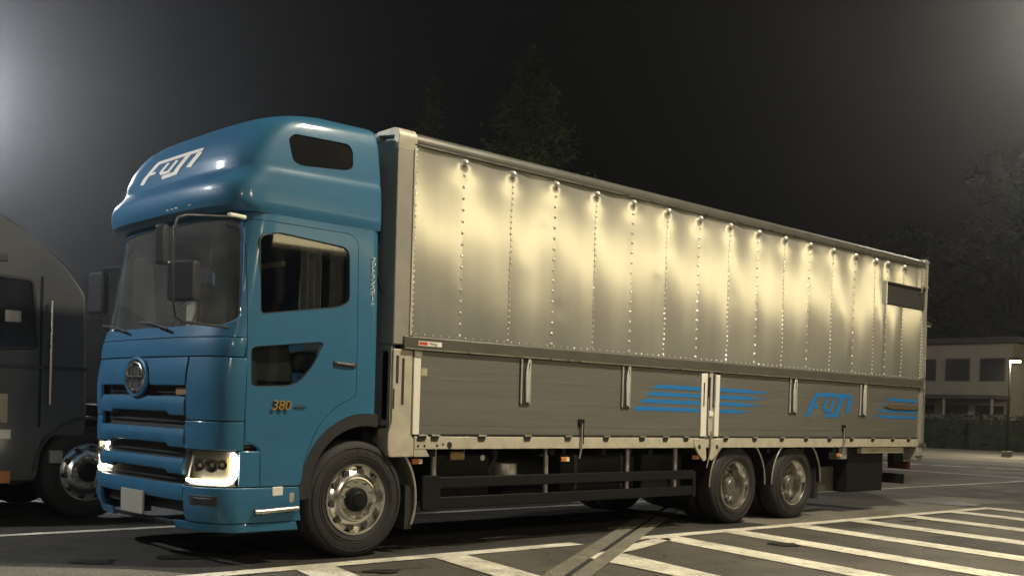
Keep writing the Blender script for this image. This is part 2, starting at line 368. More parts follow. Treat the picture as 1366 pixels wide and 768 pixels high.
side_win = rpoly([(.44, 2.69), (.60, 2.745), (1.315, 2.70), (1.325, 2.235), (1.22, 2.175), (.455, 2.055)], [.06, .06, .09, .09, .1, .05])
low_win = rpoly([(.375, 1.79), (1.075, 1.875), (.97, 1.66), (.80, 1.485), (.385, 1.465)], [.05, .05, .12, .10, .05])
def arc(cx_, cz_, r, a0_, a1_, n=14): return [(cx_+r*math.cos(math.radians(a0_+(a1_-a0_)*k/n)), cz_+r*math.sin(math.radians(a0_+(a1_-a0_)*k/n))) for k in range(n+1)]
AX = 1.47
arch = arc(AX+.06, .60, .67, 178, 90)+[(2.2, 1.27), (2.2, -.2), (.86, -.2)]
door_out = rpoly([(.345, 2.82), (1.40, 2.82), (1.41, 1.42), (1.20, 1.33), (1.02, 1.15), (.90, .88), (.875, .66), (.49, .66), (.485, .98), (.345, 1.03)], [.05, .12, .05, .1, .1, .1, .05, .04, .06, .02])
def side_prism(poly, y0=-1, y1=.2): return MB().prism(poly, 1, y0, y1).mesh()
def grow(poly, d):
    c = Vector((sum(p[0] for p in poly)/len(poly), sum(p[1] for p in poly)/len(poly))); out = []
    m = len(poly)
    ar = sum(poly[i][0]*poly[(i+1) % m][1]-poly[(i+1) % m][0]*poly[i][1] for i in range(m))
    sg = 1 if ar > 0 else -1
    for i in range(m):
        t = (Vector(poly[(i+1) % m])-Vector(poly[i-1])).normalized()
        out.append((poly[i][0]+t.y*d*sg, poly[i][1]-t.x*d*sg))
    return out
outer = cab_solid(0); inner = cab_solid(.045)
ws_cut = MB().prism(rpoly([(-1, 1.945), (.20, 1.955), (.30, 2.02), (.345, 2.72), (.33, 2.84), (-1, 2.875)], [0, .04, .05, .04, .04, 0]), 1, -1, 4).mesh()
front_cut = MB().box(-1, .335, -1, 4, .0, 1.862).mesh()
low_cut = MB().box(-1, .482, -1, 4, .0, 1.0).mesh(); low2 = MB().box(-1, 2.5, -1, 4, -.2, .655).mesh()
arch_c = MB().prism(arch, 1, -1, 4).mesh()
shell = boolean(outer, [(inner, 'DIFFERENCE'), (ws_cut, 'DIFFERENCE'), (front_cut, 'DIFFERENCE'), (low_cut, 'DIFFERENCE'), (low2, 'DIFFERENCE'), (arch_c, 'DIFFERENCE'),
                        (side_prism(grow(door_out, .005)), 'DIFFERENCE'), (MB().prism(side_win, 1, 2, 4).mesh(), 'DIFFERENCE')])
link('cab_shell', shell, 'blue', T)
door = link('door', boolean(cab_solid(0), [(inner, 'DIFFERENCE'), (side_prism(door_out), 'INTERSECT'), (side_prism(side_win), 'DIFFERENCE'), (side_prism(low_win), 'DIFFERENCE')]), 'blue', T)
ga, gb = cab_solid(.014), cab_solid(.019)
thin = [(gb, 'DIFFERENCE')]
link('window_pane', boolean(cab_solid(.014), thin+[(side_prism(side_win), 'INTERSECT')]), 'glass', door)
link('lower_window_pane', boolean(cab_solid(.012), [(cab_solid(.018), 'DIFFERENCE'), (side_prism(low_win), 'INTERSECT')]), 'glass', door)
link('windscreen', boolean(cab_solid(.014), thin+[(ws_cut, 'INTERSECT')]), 'veiled', T)
def seal(poly, y, r, parent, mm='darkpl'):
    return MB().tube([(p[0], y(p[1]), p[1]) for p in poly], r, 6, True).build('window_seal', mm, parent, smooth=True)
sy = lambda z, e=.012: 1.245-lerp_tab(TA, z)+e
seal(side_win, lambda z: sy(z), .011, door); seal(low_win, lambda z: sy(z), .010, door)
# door handle recess, keyhole, badges
hp = rpoly([(1.165, 1.715), (1.40, 1.705), (1.40, 1.665), (1.165, 1.675)], .018)
MB().prism(hp, 1, -.012, .01).build('door_handle', 'darkpl', door, bevel=.005)
MB().tube([(1.19, -.02, 1.697), (1.37, -.02, 1.688)], .007, 6).build('handle_bar', 'chrome2', door, smooth=True)
def text(body, x, z, size, m, parent, name, y=-.006, ext=.002, rot=(PI/2, 0, 0), shear=0, align='LEFT', sx=1):
    cu = bpy.data.curves.new(name, 'FONT'); cu.body = body; cu.size = size; cu.extrude = ext; cu.shear = shear; cu.align_x = align; cu.resolution_u = 3
    o = bpy.data.objects.new(name, cu); C.objects.link(o)
    o.location = (x, y, z); o.rotation_euler = rot; o.scale = (sx, 1, 1); cu.materials.append(M[m])
    dg = bpy.context.evaluated_depsgraph_get(); me = bpy.data.meshes.new_from_object(o.evaluated_get(dg)); me.transform(o.matrix_basis if False else (Matrix.Translation((x, y, z)) @ Matrix.Rotation(PI/2, 4, 'X') @ Matrix.Diagonal((sx, 1, 1, 1))))
    bpy.data.objects.remove(o); return link(name, me, m, parent)
text('380', .565, 1.285, .115, 'gold', T, 'power_badge', y=-.012, ext=.008, shear=.2, sx=1.05)
text('PROFIA', .78, 1.305, .035, 'chrome', T, 'model_badge', y=-.010, ext=.004, shear=.3)
for i, chh in enumerate('フジトランスポート'):
    if chh == 'ー':
        MB().box(1.553, 1.559, -.0, .003, 2.62-i*.0485-.018, 2.62-i*.0485+.022).build('lettering', 'white', T).location = (0, -.004, 0)
    else: text(chh, 1.53, 2.62-i*.0485-.015, .056, 'white', T, 'lettering', y=sy(2.5, -.008), ext=.003)

# front face pieces
core = link('front_structure', boolean(cab_solid(.075, .42, 1.862, .60, 20), [(MB().box(-1, 1, -1, .52, .62, .965).mesh(), 'DIFFERENCE'), (MB().box(-1, 1, 1.97, 4, .62, .965).mesh(), 'DIFFERENCE')]), 'void', T)
gy = .42
nslab(wX(.33, 1.8), wX(.33, 1.8, 1), 1.702, 1.855, 'cowl_panel', 'blue', crown=.004)
nslab(wX(.33, 1.9), wX(.33, 1.9, 1), 1.862, 1.94, 'wiper_cowl', 'blue', e=.006)
wg0, wg1 = wY(gy), wY(2.49-gy)
nslab(wg0+.002, wg1-.002, 1.462, 1.694, 'bonnet_panel', 'blue', e=-.004, crown=.012, zf=lambda w: (1.462-.0*abs(w), 1.694))
for sd in (-1, 1):
    w_in = wg0 if sd < 0 else wg1; w_out = wX(.33, 1.3, sd)
    nslab(w_in-.008 if sd < 0 else w_in+.008, w_out, 1.185, 1.694, 'corner_panel', 'blue', crown=.012)
    nslab(w_in, w_out, .95, 1.178, 'headlight_surround', 'blue', e=.002, crown=.003)
    nslab(wX(.30, .8, sd), wX(.482, .8, sd), .655, .945, 'headlight_side_trim', 'blue')
    nslab(w_in, wX(.868, .5, sd), .36, .648, 'bumper_corner', 'blue', crown=.01)
    nslab(wY(.62 if sd < 0 else 1.87), wX(.868, .3, sd), .285, .355, 'bumper_lip', 'blue', e=.004)
for z0, z1, cr in ((1.215, 1.372, .03), (.955, 1.108, .032), (.735, .865, .03)):
    zf = lambda w, a=z0, b=z1: (a+.028*(1 if w > wg0+.17 and w < wg1-.17 else 0), b)
    nslab(wg0+.006, wg1-.006, z0, z1, 'grille_slat', 'blue', e=.004, th=.05, crown=cr*.6, zf=zf, nu=30, bevel=.008)
nslab(wg0, wg1, .52, .655, 'bumper_centre', 'blue', e=.0, crown=.01)
nslab(wg0, wg1, .30, .34, 'lower_air_dam', 'darkpl', e=.01)
for z in (1.408, 1.165, .905, .69):
    nslab(wg0+.02, wg1-.02, z-.008, z+.008, 'grille_bar', 'darkpl', e=.055, th=.02, nv=3, bevel=0)
nslab(wg0+.0, wg0+.12, 1.382, 1.45, 'slot_reflection', 'brass', e=.03, nv=3)  # warm reflection at the slot end, made as a bronze-coloured strip
# oval emblem
def ell(cx_, cz_, a, b, n=36): return [(cx_+a*math.cos(2*PI*k/n), cz_+b*math.sin(2*PI*k/n)) for k in range(n)]
em = empty('emblem', (-.03, 1.245, 1.53)); em.parent = T
em_r = MB().tube([(0, y, z) for y, z in ell(0, 0, .168, .122)], .016, 8, True).build('emblem_ring', 'chrome', em, smooth=True)
MB().tube([(.012, y, z) for y, z in ell(0, 0, .21, .158)], .018, 8, True).build('emblem_surround', 'blue', em, smooth=True)
b = MB(); pl = ell(0, 0, .168, .122); b.prism(pl, 0, .004, .03); b.build('emblem_plate', 'void', em)
b = MB().tube([(-.004, -.16, 0), (-.004, .16, 0)], .012, 6)
for s_ in (-1, 1): b.tube([(-.004, s_*.085, -.095), (-.004, s_*.05, 0), (-.004, s_*.085, .095)], .008, 6)
b.build('emblem_mark', 'chrome', em, smooth=True)
# headlights
for sd in (-1, 1):
    w_in = (wg0-.01) if sd < 0 else (wg1+.01); w_out = wX(.292, .8, sd)
    hl = nslab(w_in, w_out, .658, .942, 'headlight', 'hlback', e=.11, th=.02, nv=4, bevel=0)
    nslab(w_in, w_out, .658, .662, 'headlight_floor', 'darkpl', e=.01, th=.1, nv=2, bevel=0, parent=hl)
    nslab(w_in, w_out, .94, .944, 'headlight_ceiling', 'darkpl', e=.01, th=.1, nv=2, bevel=0, parent=hl)
    nslab(w_in, w_out, .66, .942, 'headlight_lens', 'lens', e=.008, th=.004, bevel=0, parent=hl)
    wm = lambda f: w_in+(w_out-w_in)*f
    for f, zz, rr in ((.22, .82, .052), (.48, .825, .058), (.70, .83, .042)):
        c_ = P(wm(f), zz, .06); n_ = Vector(P(wm(f), zz, 0))-Vector(c_); n_.normalize()
        pr = [(rr, .03), (rr*.92, .03), (rr*.75, .0), (rr*.35, -.02), (.001, -.024)]
        mb = MB().lathe(pr, n=18, axis=0); rot = n_.to_track_quat('X', 'Z').to_matrix().to_4x4(); rot.translation = Vector(c_)
        me = mb.mesh('reflector', True); me.transform(rot); link('reflector', me, 'chrome', hl)
        bb = MB().lathe([(.001, .012), (.018, .006), (.022, -.012)], n=12, axis=0); me = bb.mesh('bulb', True); me.transform(rot); link('bulb', me, 'whitelens', hl)
    path = [P(wm(.02), .700, .030)]+[P(wm(f), .688+.004*f, .030) for f in [k/10 for k in range(1, 9)]]+[P(wm(.87), .702, .03), P(wm(.925), .735, .03), P(wm(.945), .80, .03), P(wm(.945), .86, .03), P(wm(.94), .905, .03), P(wm(.90), .925, .03)]
    MB().tube(path, [.017]*2+[.021]*4+[.023]*3+[.026, .030, .031, .031, .027, .016], 8).build('daytime_light', 'drl', hl, smooth=True)
    MB().tube([P(wm(.03), .715, .03), P(wm(.06), .80, .035), P(wm(.11), .90, .04)], .009, 6).build('light_guide', 'whitelens', hl, smooth=True)
    nslab(wm(.80), wm(.87), .76, .89, 'indicator', 'brass', e=.06, th=.01, nv=4, bevel=0, parent=hl)
    w1 = wX(.10, .55, sd); w2 = wX(.25, .55, sd)
    fg = nslab(wY(.34 if sd < 0 else 2.15), wY(.075 if sd < 0 else 2.415), .49, .585, 'fog_light', 'void', e=-.010, th=.03, nv=3)
    nslab(wY(.30 if sd < 0 else 2.19), wY(.10 if sd < 0 else 2.39), .51, .565, 'fog_lens', 'darkpl', e=-.013, th=.02, nv=3, parent=fg)
    nslab(wX(.30, .55, sd), wX(.345, .55, sd), .52, .575, 'parking_sensor', 'rust', e=-.006, th=.02, nv=3)
# number plate (unreadable, blurred in the photograph: plain plate)
MB().box(-.035, -.015, 1.03, 1.47, .36, .56).build('number_plate', 'plate', T, bevel=.004)
MB().box(-.015, .08, 1.10, 1.40, .38, .42).build('plate_bracket', 'black', T)
# step bar, reflector and lamp on the bumper side
MB().tube([(.44, -.012, .452), (.50, -.022, .452), (.84, -.022, .468)], .022, 10).build('step_bar', 'chrome2', T, smooth=True)
MB().prism(rpoly([(.60, .575), (.70, .58), (.70, .655), (.60, .65)], .015), 1, -.010, .03).build('side_indicator', 'whitelens', T, bevel=.004)
MB().prism(rpoly([(.765, .52), (.81, .52), (.81, .60), (.765, .60)], .015), 1, -.006, .03).build('side_reflector', 'beige', T, bevel=.003)
# wheel arch liner and flare
def band(cx_, cz_, r0, r1, a0_, a1_, y0, y1, name, m, n=20, parent=T, bevel=.004, tail=None):
    def q(i, rr): a = math.radians(a0_+(a1_-a0_)*i/(n-1)); return cx_+rr*math.cos(a), cz_+rr*math.sin(a)
    b = MB().slab(lambda i, j: (q(i, r1)[0], (y0, y1)[j], q(i, r1)[1]), lambda i, j: (q(i, r0)[0], (y0, y1)[j], q(i, r0)[1]), n, 2)
    return b.build(name, m, parent, smooth=True, bevel=bevel)
fl = arc(AX+.06, .60, .668, 186, 90)+[(1.655, 1.268), (1.655, 1.15)]+arc(AX+.06, .60, .56, 88, 186)
MB().prism(fl, 1, .004, .05).build('wheel_arch_flare', 'darkpl', T, bevel=.004)
band(AX+.06, .60, .60, .62, 186, 40, .05, .9, 'arch_liner', 'black')
band(AX+.02, .50, .62, .645, 60, -22, .02, .42, 'mudguard', 'steel')
MB().box(2.02, 2.10, .05, .5, .22, .62).build('mud_flap', 'rubber', T)
MB().box(.50, .86, .06, .5, .30, .36).build('cab_step', 'black', T)
MB().box(.5, 1.6, .5, 2.0, .55, 1.1).build('engine_block', 'black', T, bevel=.02)

# roof fairing
FX = [(2.885, .15), (2.92, .095), (2.98, .072), (3.08, .075), (3.14, .108), (3.19, .158), (3.24, .195), (3.34, .21), (3.465, .26), (3.56, .32), (3.645, .39), (3.71, .48), (3.755, .60), (3.785, .74), (3.81, .92), (3.83, 1.15)]
FA = [(2.885, 1.222), (2.95, 1.236), (3.10, 1.232), (3.24, 1.222), (3.27, 1.210), (3.34, 1.206), (3.5, 1.192), (3.62, 1.176), (3.68, 1.155), (3.72, 1.12), (3.75, 1.06), (3.775, .97), (3.80, .80), (3.83, .40)]
def fairing(e=0):
    zs = [2.885, 2.90, 2.92, 2.95, 2.98, 3.02, 3.06, 3.10, 3.13, 3.155, 3.18, 3.21, 3.24, 3.26, 3.28, 3.31, 3.34, 3.38, 3.42, 3.465, 3.51, 3.56, 3.60, 3.645, 3.665, 3.68, 3.70, 3.715, 3.73, 3.745, 3.76, 3.77, 3.785, 3.80, 3.81, 3.82, 3.83]
    rings = []
    for z in zs:
        n = 3.5; rr = []
        for x, y in ring(lerp_tab(FX, z), .44, n, lerp_tab(FA, z), 1.655 if z < 3.3 else 1.655-.03*(z-3.3)/.5, e, rc=.045, m=48):
            k_ = (-.02+.075*max(0, min(1, (x-.45)/.7)))
            zz = z+k_*(z-2.885)/.9-(.10*max(0, min(1, (x-.5)/1.0))*(0 if z > 2.95 else 0))
            rr.append((x, y, zz-e*(z > 3.4)+e*(z < 3.0)))
        rings.append(rr)
    n = len(rings[0]); m = len(rings)
    vs = [p for r in rings for p in r]
    fs = [(i*n+k, i*n+(k+1) % n, (i+1)*n+(k+1) % n, (i+1)*n+k) for i in range(m-1) for k in range(n)]
    fs += [tuple(range(n-1, -1, -1)), tuple(range((m-1)*n, m*n))]
    return MB().add(vs, fs).mesh()
sk = rpoly([(.70, 3.53), (.76, 3.585), (1.30, 3.60), (1.345, 3.55), (1.34, 3.40), (1.28, 3.365), (.82, 3.325), (.74, 3.35)], .05)
sk_pr = MB().prism(sk, 1, -1, .12).mesh()
fair_me = boolean(fairing(0), [(sk_pr, 'DIFFERENCE')])
fair = link('roof_fairing', fair_me, 'blue', T)
link('skylight', boolean(fairing(.010), [(MB().prism(grow(sk, -.004), 1, -1, .10).mesh(), 'INTERSECT')]), 'skyl', fair)
bm = bmesh.new(); bm.from_mesh(fair_me); bvh = BVHTree.FromBMesh(bm); bm.free()
# marker lights along the lower lip of the fairing
for y in (.45, .68, .76, .84): MB().box(.036, .05, y, y+.03, 2.925, 2.935).build('marker_light', 'white', T)

# FUJI lettering: strokes in a 720 x 360 unit box (x right, y down)
LOGO = [([(25, 352), (100, 165), (170, 28), (715, 28)], 62), ([(105, 205), (188, 205)], 46), ([(322, 92), (268, 222), (290, 258), (372, 258), (432, 92)], 44),
        ([(563, 50), (470, 318), (300, 330)], 62), ([(700, 72), (628, 285)], 62)]
def ribbon(pts, w, k=10):
    out = []
    P2 = [Vector(p) for p in pts]; den = []
    offs = []
    for i, p in enumerate(P2):
        a = (p-P2[i-1]).normalized() if i else (P2[1]-p).normalized(); b_ = (P2[i+1]-p).normalized() if i < len(P2)-1 else a
        na = Vector((-a.y, a.x)); nb = Vector((-b_.y, b_.x)); n_ = (na+nb).normalized(); offs.append(n_*(w/2/max(.5, n_.dot(na))))
    A = []; B = []
    for i in range(len(P2)-1):
        for j in range(k+(i == len(P2)-2)):
            t = j/k; A.append((P2[i]+offs[i])*(1-t)+(P2[i+1]+offs[i+1])*t); B.append((P2[i]-offs[i])*(1-t)+(P2[i+1]-offs[i+1])*t)
    return A, B
def logo(mapf, name, m, parent):
    b = MB(); 
    for idx, (pts, w) in enumerate(LOGO):
        A, B = ribbon(pts, w); vs = []
        for p, q_ in zip(A, B): vs += [mapf(p.x, p.y, idx), mapf((p.x+q_.x)/2, (p.y+q_.y)/2, idx), mapf(q_.x, q_.y, idx)]
        fs = []
        for i in range(len(A)-1): fs += [(3*i, 3*i+1, 3*i+4, 3*i+3), (3*i+1, 3*i+2, 3*i+5, 3*i+4)]
        b.add(vs, fs)
    return b.build(name, m, parent)
def fmap(x, y, idx):
    Y = 1.77-x/720*1.08; z = 3.475-y/360*.20-.0*x
    h = bvh.ray_cast(Vector((-2, Y, z)), Vector((1, 0, 0)))
    return tuple(h[0]+h[1]*(.004+idx*.0006)) if h[0] is not None else (.3, Y, z)
logo(fmap, 'roof_logo', 'white', fair)

# cab interior
MB().prism([(.22, 1.9), (.50, 2.0), (.78, 1.95), (.85, 1.5), (.22, 1.5)], 1, .10, 2.39).build('dashboard', 'darkpl', T, bevel=.03)
for yc in (.50, 1.95):
    b = MB().box(.95, 1.38, yc-.25, yc+.25, 1.62, 1.80); st = b.build('seat', 'seat', T, bevel=.04)
    MB().prism([(1.30, 1.80), (1.45, 1.80), (1.52, 2.45), (1.42, 2.48)], 1, yc-.24, yc+.24).build('backrest', 'seat', st, bevel=.04)
    MB().prism([(1.42, 2.50), (1.50, 2.50), (1.53, 2.68), (1.45, 2.68)], 1, yc-.13, yc+.13).build('headrest', 'seat', st, bevel=.03)
MB().box(1.0, 1.35, 2.2, 2.42, 2.0, 2.5).build('bunk_box', 'beige', T, bevel=.02)
c0 = Vector((.72, 1.95, 2.08)); rw = .23; ax1 = Vector((0, 1, 0)); ax2 = Vector((.45, 0, .89)).normalized()
sw = MB().tube([c0+ax1*rw*math.cos(2*PI*k/28)+ax2*rw*math.sin(2*PI*k/28) for k in range(28)], .014, 6, True).build('steering_wheel', 'beige', T, smooth=True)
MB().tube([c0-ax1*rw, c0+ax1*rw], .014, 6).tube([c0, c0-Vector((.25, 0, .3))], .03, 8).build('steering_column', 'darkpl', sw, smooth=True)
def fold(x0, x1, y, z0, z1, name, m, amp=.025, k=5):
    n = k*8+1
    MB().slab(lambda i, j: (x0+(x1-x0)*i/(n-1), y+amp*math.sin(i/8*2*PI), (z0, z1)[j]), lambda i, j: (x0+(x1-x0)*i/(n-1), y+.01+amp*math.sin(i/8*2*PI), (z0, z1)[j]), n, 2).build(name, m, T, smooth=True)
fold(.90, 1.10, .13, 2.1, 2.86, 'curtain', 'curtain', .03, 3)
fold(1.20, 1.34, .14, 2.1, 2.86, 'curtain', 'curtain', .02, 2)
MB().tube([(.6, .12, 2.80), (1.5, .12, 2.80)], .012, 6).build('curtain_rail', 'steel', T)
MB().box(.85, .88, .35, .9, 2.52, 2.56).build('interior_shelf', 'beige', T)
# wipers
for y0 in (.75, 1.55):
    MB().tube([(.015, y0, 1.93), (.035, y0+.30, 1.985), (.06, y0+.62, 2.01)], .011, 6).build('wiper', 'void', T, smooth=True)
# mirrors
ms = MB().tube([(.30, .03, 2.81), (.18, -.03, 2.80), (-.30, -.17, 2.73), (-.37, -.19, 2.70), (-.40, -.20, 2.62), (-.40, -.20, 2.1), (-.37, -.19, 1.96), (-.30, -.17, 1.93), (.02, -.02, 1.93), (.20, .06, 1.93)], .010, 8).build('mirror_stay', 'darkpl', T, smooth=True)
MB().tube([(.30, .02, 2.818), (.12, -.055, 2.808)], .018, 8).build('stay_cap', 'white', ms, smooth=True)
def mirror(c, w, h, d, ang, parent):
    n = 5; b = MB(); pl = rpoly([(-w/2, -h/2), (w/2, -h/2), (w/2, h/2), (-w/2, h/2)], .035)
    b.prism(pl, 0, -d, 0); me = b.mesh('mirror', True); R_ = Matrix.Translation(c) @ Matrix.Rotation(ang, 4, 'Z'); me.transform(R_)
    o = link('mirror', me, 'mirrorback', parent, .02)
    g2 = MB().prism(rpoly([(-w/2+.02, -h/2+.02), (w/2-.02, -h/2+.02), (w/2-.02, h/2-.02), (-w/2+.02, h/2-.02)], .03), 0, .001, .004).mesh('mirror_glass'); g2.transform(R_); link('mirror_glass', g2, 'silver', o); return o
mirror(Vector((-.25, -.12, 2.24)), .25, .31, .09, math.radians(28), ms)
mirror(Vector((-.47, -.20, 2.48)), .09, .30, .07, math.radians(25), ms)
ms2 = MB().tube([(.42, 2.46, 2.62), (.25, 2.60, 2.60), (.22, 2.62, 2.55), (.22, 2.62, 2.0), (.3, 2.60, 1.96), (.45, 2.46, 1.96)], .012, 8).build('mirror_stay', 'darkpl', T, smooth=True)
mirror(Vector((.24, 2.62, 2.35)), .24, .40, .09, math.radians(10), ms2)

# wheels
def wheel(x, R, wd, y0, front, rimr, base=None):
    """tyre with rim, hub, nuts and holes; outer face at y0, facing -Y"""
    w = wd/2
    tp = [(rimr+.005, -w*.82), (rimr+.03, -w*.97), (R*.80, -w*1.0), (R*.93, -w*.95), (R*.985, -w*.80), (R, -w*.55), (R, w*.55), (R*.985, w*.8), (R*.93, w*.95), (R*.8, w), (rimr+.02, w*.9)]
    b = MB().lathe(tp, n=64)
    o = b.build('wheel', 'rubber', T, smooth=True, ang=50); o.location = (x, y0+w, R)
    tr = MB()
    for k in range(4):
        yy = -w*.42+k*w*.28
        tr.lathe([(R-.001, yy-.006), (R+.0015, yy), (R-.001, yy+.006)], n=48)
    tr.build('tread_groove', 'void', o)
    sw_ = MB()
    for q_ in (.70, .745, .885): sw_.lathe([(R*q_-.004, -w*.985), (R*q_, -w*1.0-.004), (R*q_+.004, -w*.985)], n=48)
    for k in range(26):
        a = 2*PI*k/26; 
        if k % 13 < 8: sw_.box(-.007, .007, -w*1.0-.003, -w*.97, R*.80, R*.845); b0 = len(sw_.v)-8; sw_.v[b0:] = [(x*math.cos(a)+z*math.sin(a), y, -x*math.sin(a)+z*math.cos(a)) for x, y, z in sw_.v[b0:]]
    sw_.build('sidewall_marking', 'rubber', o)
    if front:
        rp = [(rimr+.012, -w*.86), (rimr+.014, -w*.97), (rimr-.004, -w*.98), (rimr-.016, -w*.84), (rimr-.03, -w*.72), (rimr*.86, -w*.80), (rimr*.70, -w*1.00), (rimr*.60, -w*1.06), (rimr*.54, -w*1.04), (rimr*.44, -w*.99), (.001, -w*.99)]
        ring_r, hole_r, nut_y, hub = rimr*.80, .036, -w*1.05, rimr*.36
    else:
        rp = [(rimr+.012, -w*.86), (rimr+.014, -w*.97), (rimr-.004, -w*.98), (rimr-.018, -w*.78), (rimr-.032, -w*.2), (rimr*.86, w*.30), (rimr*.84, w*.36)]
        MB().lathe([(rimr*.85, w*.34), (rimr*.76, w*.42), (rimr*.66, w*.36), (rimr*.58, w*.22), (rimr*.50, w*.20), (.001, w*.2)], n=40).build('wheel_disc', 'disc', o, smooth=True)
        ring_r, hole_r, nut_y, hub = rimr*.73, .036, w*.18, rimr*.36
    MB().lathe(rp, n=56).build('rim', 'chrome', o, smooth=True, ang=35)
    for k in range(10):
        a = 2*PI*k/10+.12
        rh = ring_r; hx, hz = rh*math.cos(a), rh*math.sin(a); yy = -w*.86 if front else w*.36
        MB().lathe([(.001, yy-.012), (hole_r, yy-.010), (hole_r, yy+.03)], (hx, 0, hz), 14).build('hand_hole', 'void', o, smooth=True)
        nr = rimr*.53; nx, nz = nr*math.cos(a+.3), nr*math.sin(a+.3)
        MB().lathe([(.001, nut_y-.035), (.012, nut_y-.034), (.016, nut_y-.02), (.016, nut_y+.01)], (nx, 0, nz), 6).build('wheel_nut', 'chrome2', o)
    hy = -w*1.0 if front else -w*.30
    MB().lathe([(.001, hy-.05), (hub*.55, hy-.05), (hub*.7, hy-.035), (hub*.92, hy-.03), (hub, hy-.012), (hub, hy+(.12 if front else .20))], n=28).build('hub', 'black' if front else 'disc', o, smooth=True, ang=30)
    return o
def copy_tree(o, parent=None):
    c = o.copy(); C.objects.link(c)
    if parent is not None: c.parent = parent
    for ch_ in list(o.children): copy_tree(ch_, c)
    return c
wf = wheel(AX, .515, .29, .035, True, .300)
w2 = copy_tree(wf, T); w2.location = (AX, 2.31, .515); w2.rotation_euler = (0, 0, PI)
wr = wheel(7.195, .483, .27, .045, False, .285)
w3 = copy_tree(wr, T); w3.location = (8.533, wr.location.y, wr.location.z); w3.rotation_euler = (0, .31, 0)
for x in (7.195, 8.533):
    q2 = copy_tree(wr, T); q2.location = (x, 2.31, .483); q2.rotation_euler = (0, 0, PI)
    for yy in (.49, 1.99):
        b = MB().lathe([(.30, -.12), (.46, -.13), (.483, -.08), (.483, .08), (.46, .13), (.30, .12)], (x, yy, .483), 40); b.build('inner_tyre', 'rubber', T, smooth=True)
    MB().tube([(x, .5, .483), (x, 2.0, .483)], .09, 12).build('axle', 'black', T)
    band(x, .50, .575, .60, -2, 182, .015, .62, 'mudguard', 'black')
    band(x, .50, .582, .603, -2, 182, .0, .014, 'mudguard_edge', 'steel')
MB().tube([(AX, .3, .515), (AX, 2.2, .515)], .07, 10).build('axle', 'black', T)

# chassis and underbody equipment
for y in (.80, 1.60): MB().box(.5, 11.7, y, y+.09, .68, .93).build('chassis_rail', 'black', T)
for x in [2.3+.8*k for k in range(12)]: MB().box(x, x+.07, .06, 2.43, .88, .955).build('cross_member', 'black', T)
MB().box(2.45, 3.15, .16, .78, .42, .90).build('battery_box', 'black', T, bevel=.02)
MB().box(2.62, 2.80, .13, .16, .84, .93).build('valve_unit', 'brass', T, bevel=.01)
tk = MB().lathe([(.001, -.30), (.27, -.29), (.28, -.27), (.28, .27), (.27, .29), (.001, .30)], (3.72, .50, .62), 24, axis=0); tk.build('air_filter', 'black', T, smooth=True)
MB().lathe([(.001, .64), (.13, .64), (.135, .66), (.135, .79), (.13, .80), (.001, .80)], (3.42, .24, 0), 24, axis=2).build('filter_canister', 'steel', T, smooth=True)
tk = MB().prism(rpoly([(.14, .42), (.74, .42), (.74, .90), (.14, .90)], .10), 0, 4.15, 5.35); tk.build('fuel_tank', 'black', T, bevel=.01)
for x in (4.35, 5.10): MB().prism(rpoly([(.132, .41), (.75, .41), (.75, .91), (.132, .91)], .10), 0, x, x+.05).build('tank_strap', 'darkpl', T)
MB().box(5.55, 6.3, .2, .78, .45, .88).build('tool_box', 'black', T, bevel=.02)
MB().tube([(2.9, .3, .60), (3.2, .25, .70), (3.35, .3, .86)], .035, 8).build('air_hose', 'darkpl', T, smooth=True)
hr = random.Random(3)
for k in range(9):
    x0 = 2.5+k*.85; pts = [(x0+j*.28, .62+hr.uniform(-.12, .1), .80+.10*math.sin(j*1.3+k)-(.08 if j in (1, 2) else 0)) for j in range(5)]
    MB().tube(pts, hr.choice((.012, .018, .022)), 6).build('brake_hose', 'darkpl', T, smooth=True)
for x in (2.9, 4.0, 5.45, 6.45): MB().box(x, x+.05, .3, .8, .86, .955).build('hanger_bracket', 'steel', T, bevel=.004)
MB().tube([(2.35, .70, .52), (6.5, .70, .50)], .035, 8).build('drive_shaft', 'darkpl', T, smooth=True)
MB().lathe([(.001, -.01), (.03, 0), (.02, .05)], (3.05, .15, .86), 12).build('valve_cap', 'whitelens', T)
for x in (2.08, 4.05, 6.30, 9.60):
    ml = MB().box(x, x+.11, .03, .06, .815, .865).build('side_marker_lamp', 'amber', T, bevel=.008)
    MB().box(x+.07, x+.112, .026, .058, .82, .86).build('lamp_lens', 'whitelens', ml)
    MB().box(x+.03, x+.07, .045, .07, .86, .955).build('lamp_bracket', 'black', ml)
sg = empty('side_guard', (2.24, .06, .5)); sg.parent = T
for z0, z1 in ((.582, .688), (.388, .498)): MB().box(.0, 4.13, 0, .035, z0-.5, z1-.5).build('guard_rail', 'black', sg, bevel=.008)
MB().prism(rpoly([(-.02, -.125), (.20, -.125), (.20, .205), (-.02, .205)], .05), 1, -.012, .03).build('guard_end_plate', 'black', sg, bevel=.006)
MB().box(4.10, 4.16, -.008, .03, -.135, .17).build('guard_end_cap', 'black', sg, bevel=.008)
for x in (2.40, 3.905, 5.20, 6.065):
    MB().tube([(x-2.24, .06, .45), (x-2.24, .06, -.08)], .028, 10).build('guard_post', 'steel', sg, smooth=True)
for x in (3.10,): MB().prism([(x-.06, .43), (x+.08, .43), (x+.06, .60), (x-.02, .60)], 1, .25, .28).build('warning_card', 'white', T)
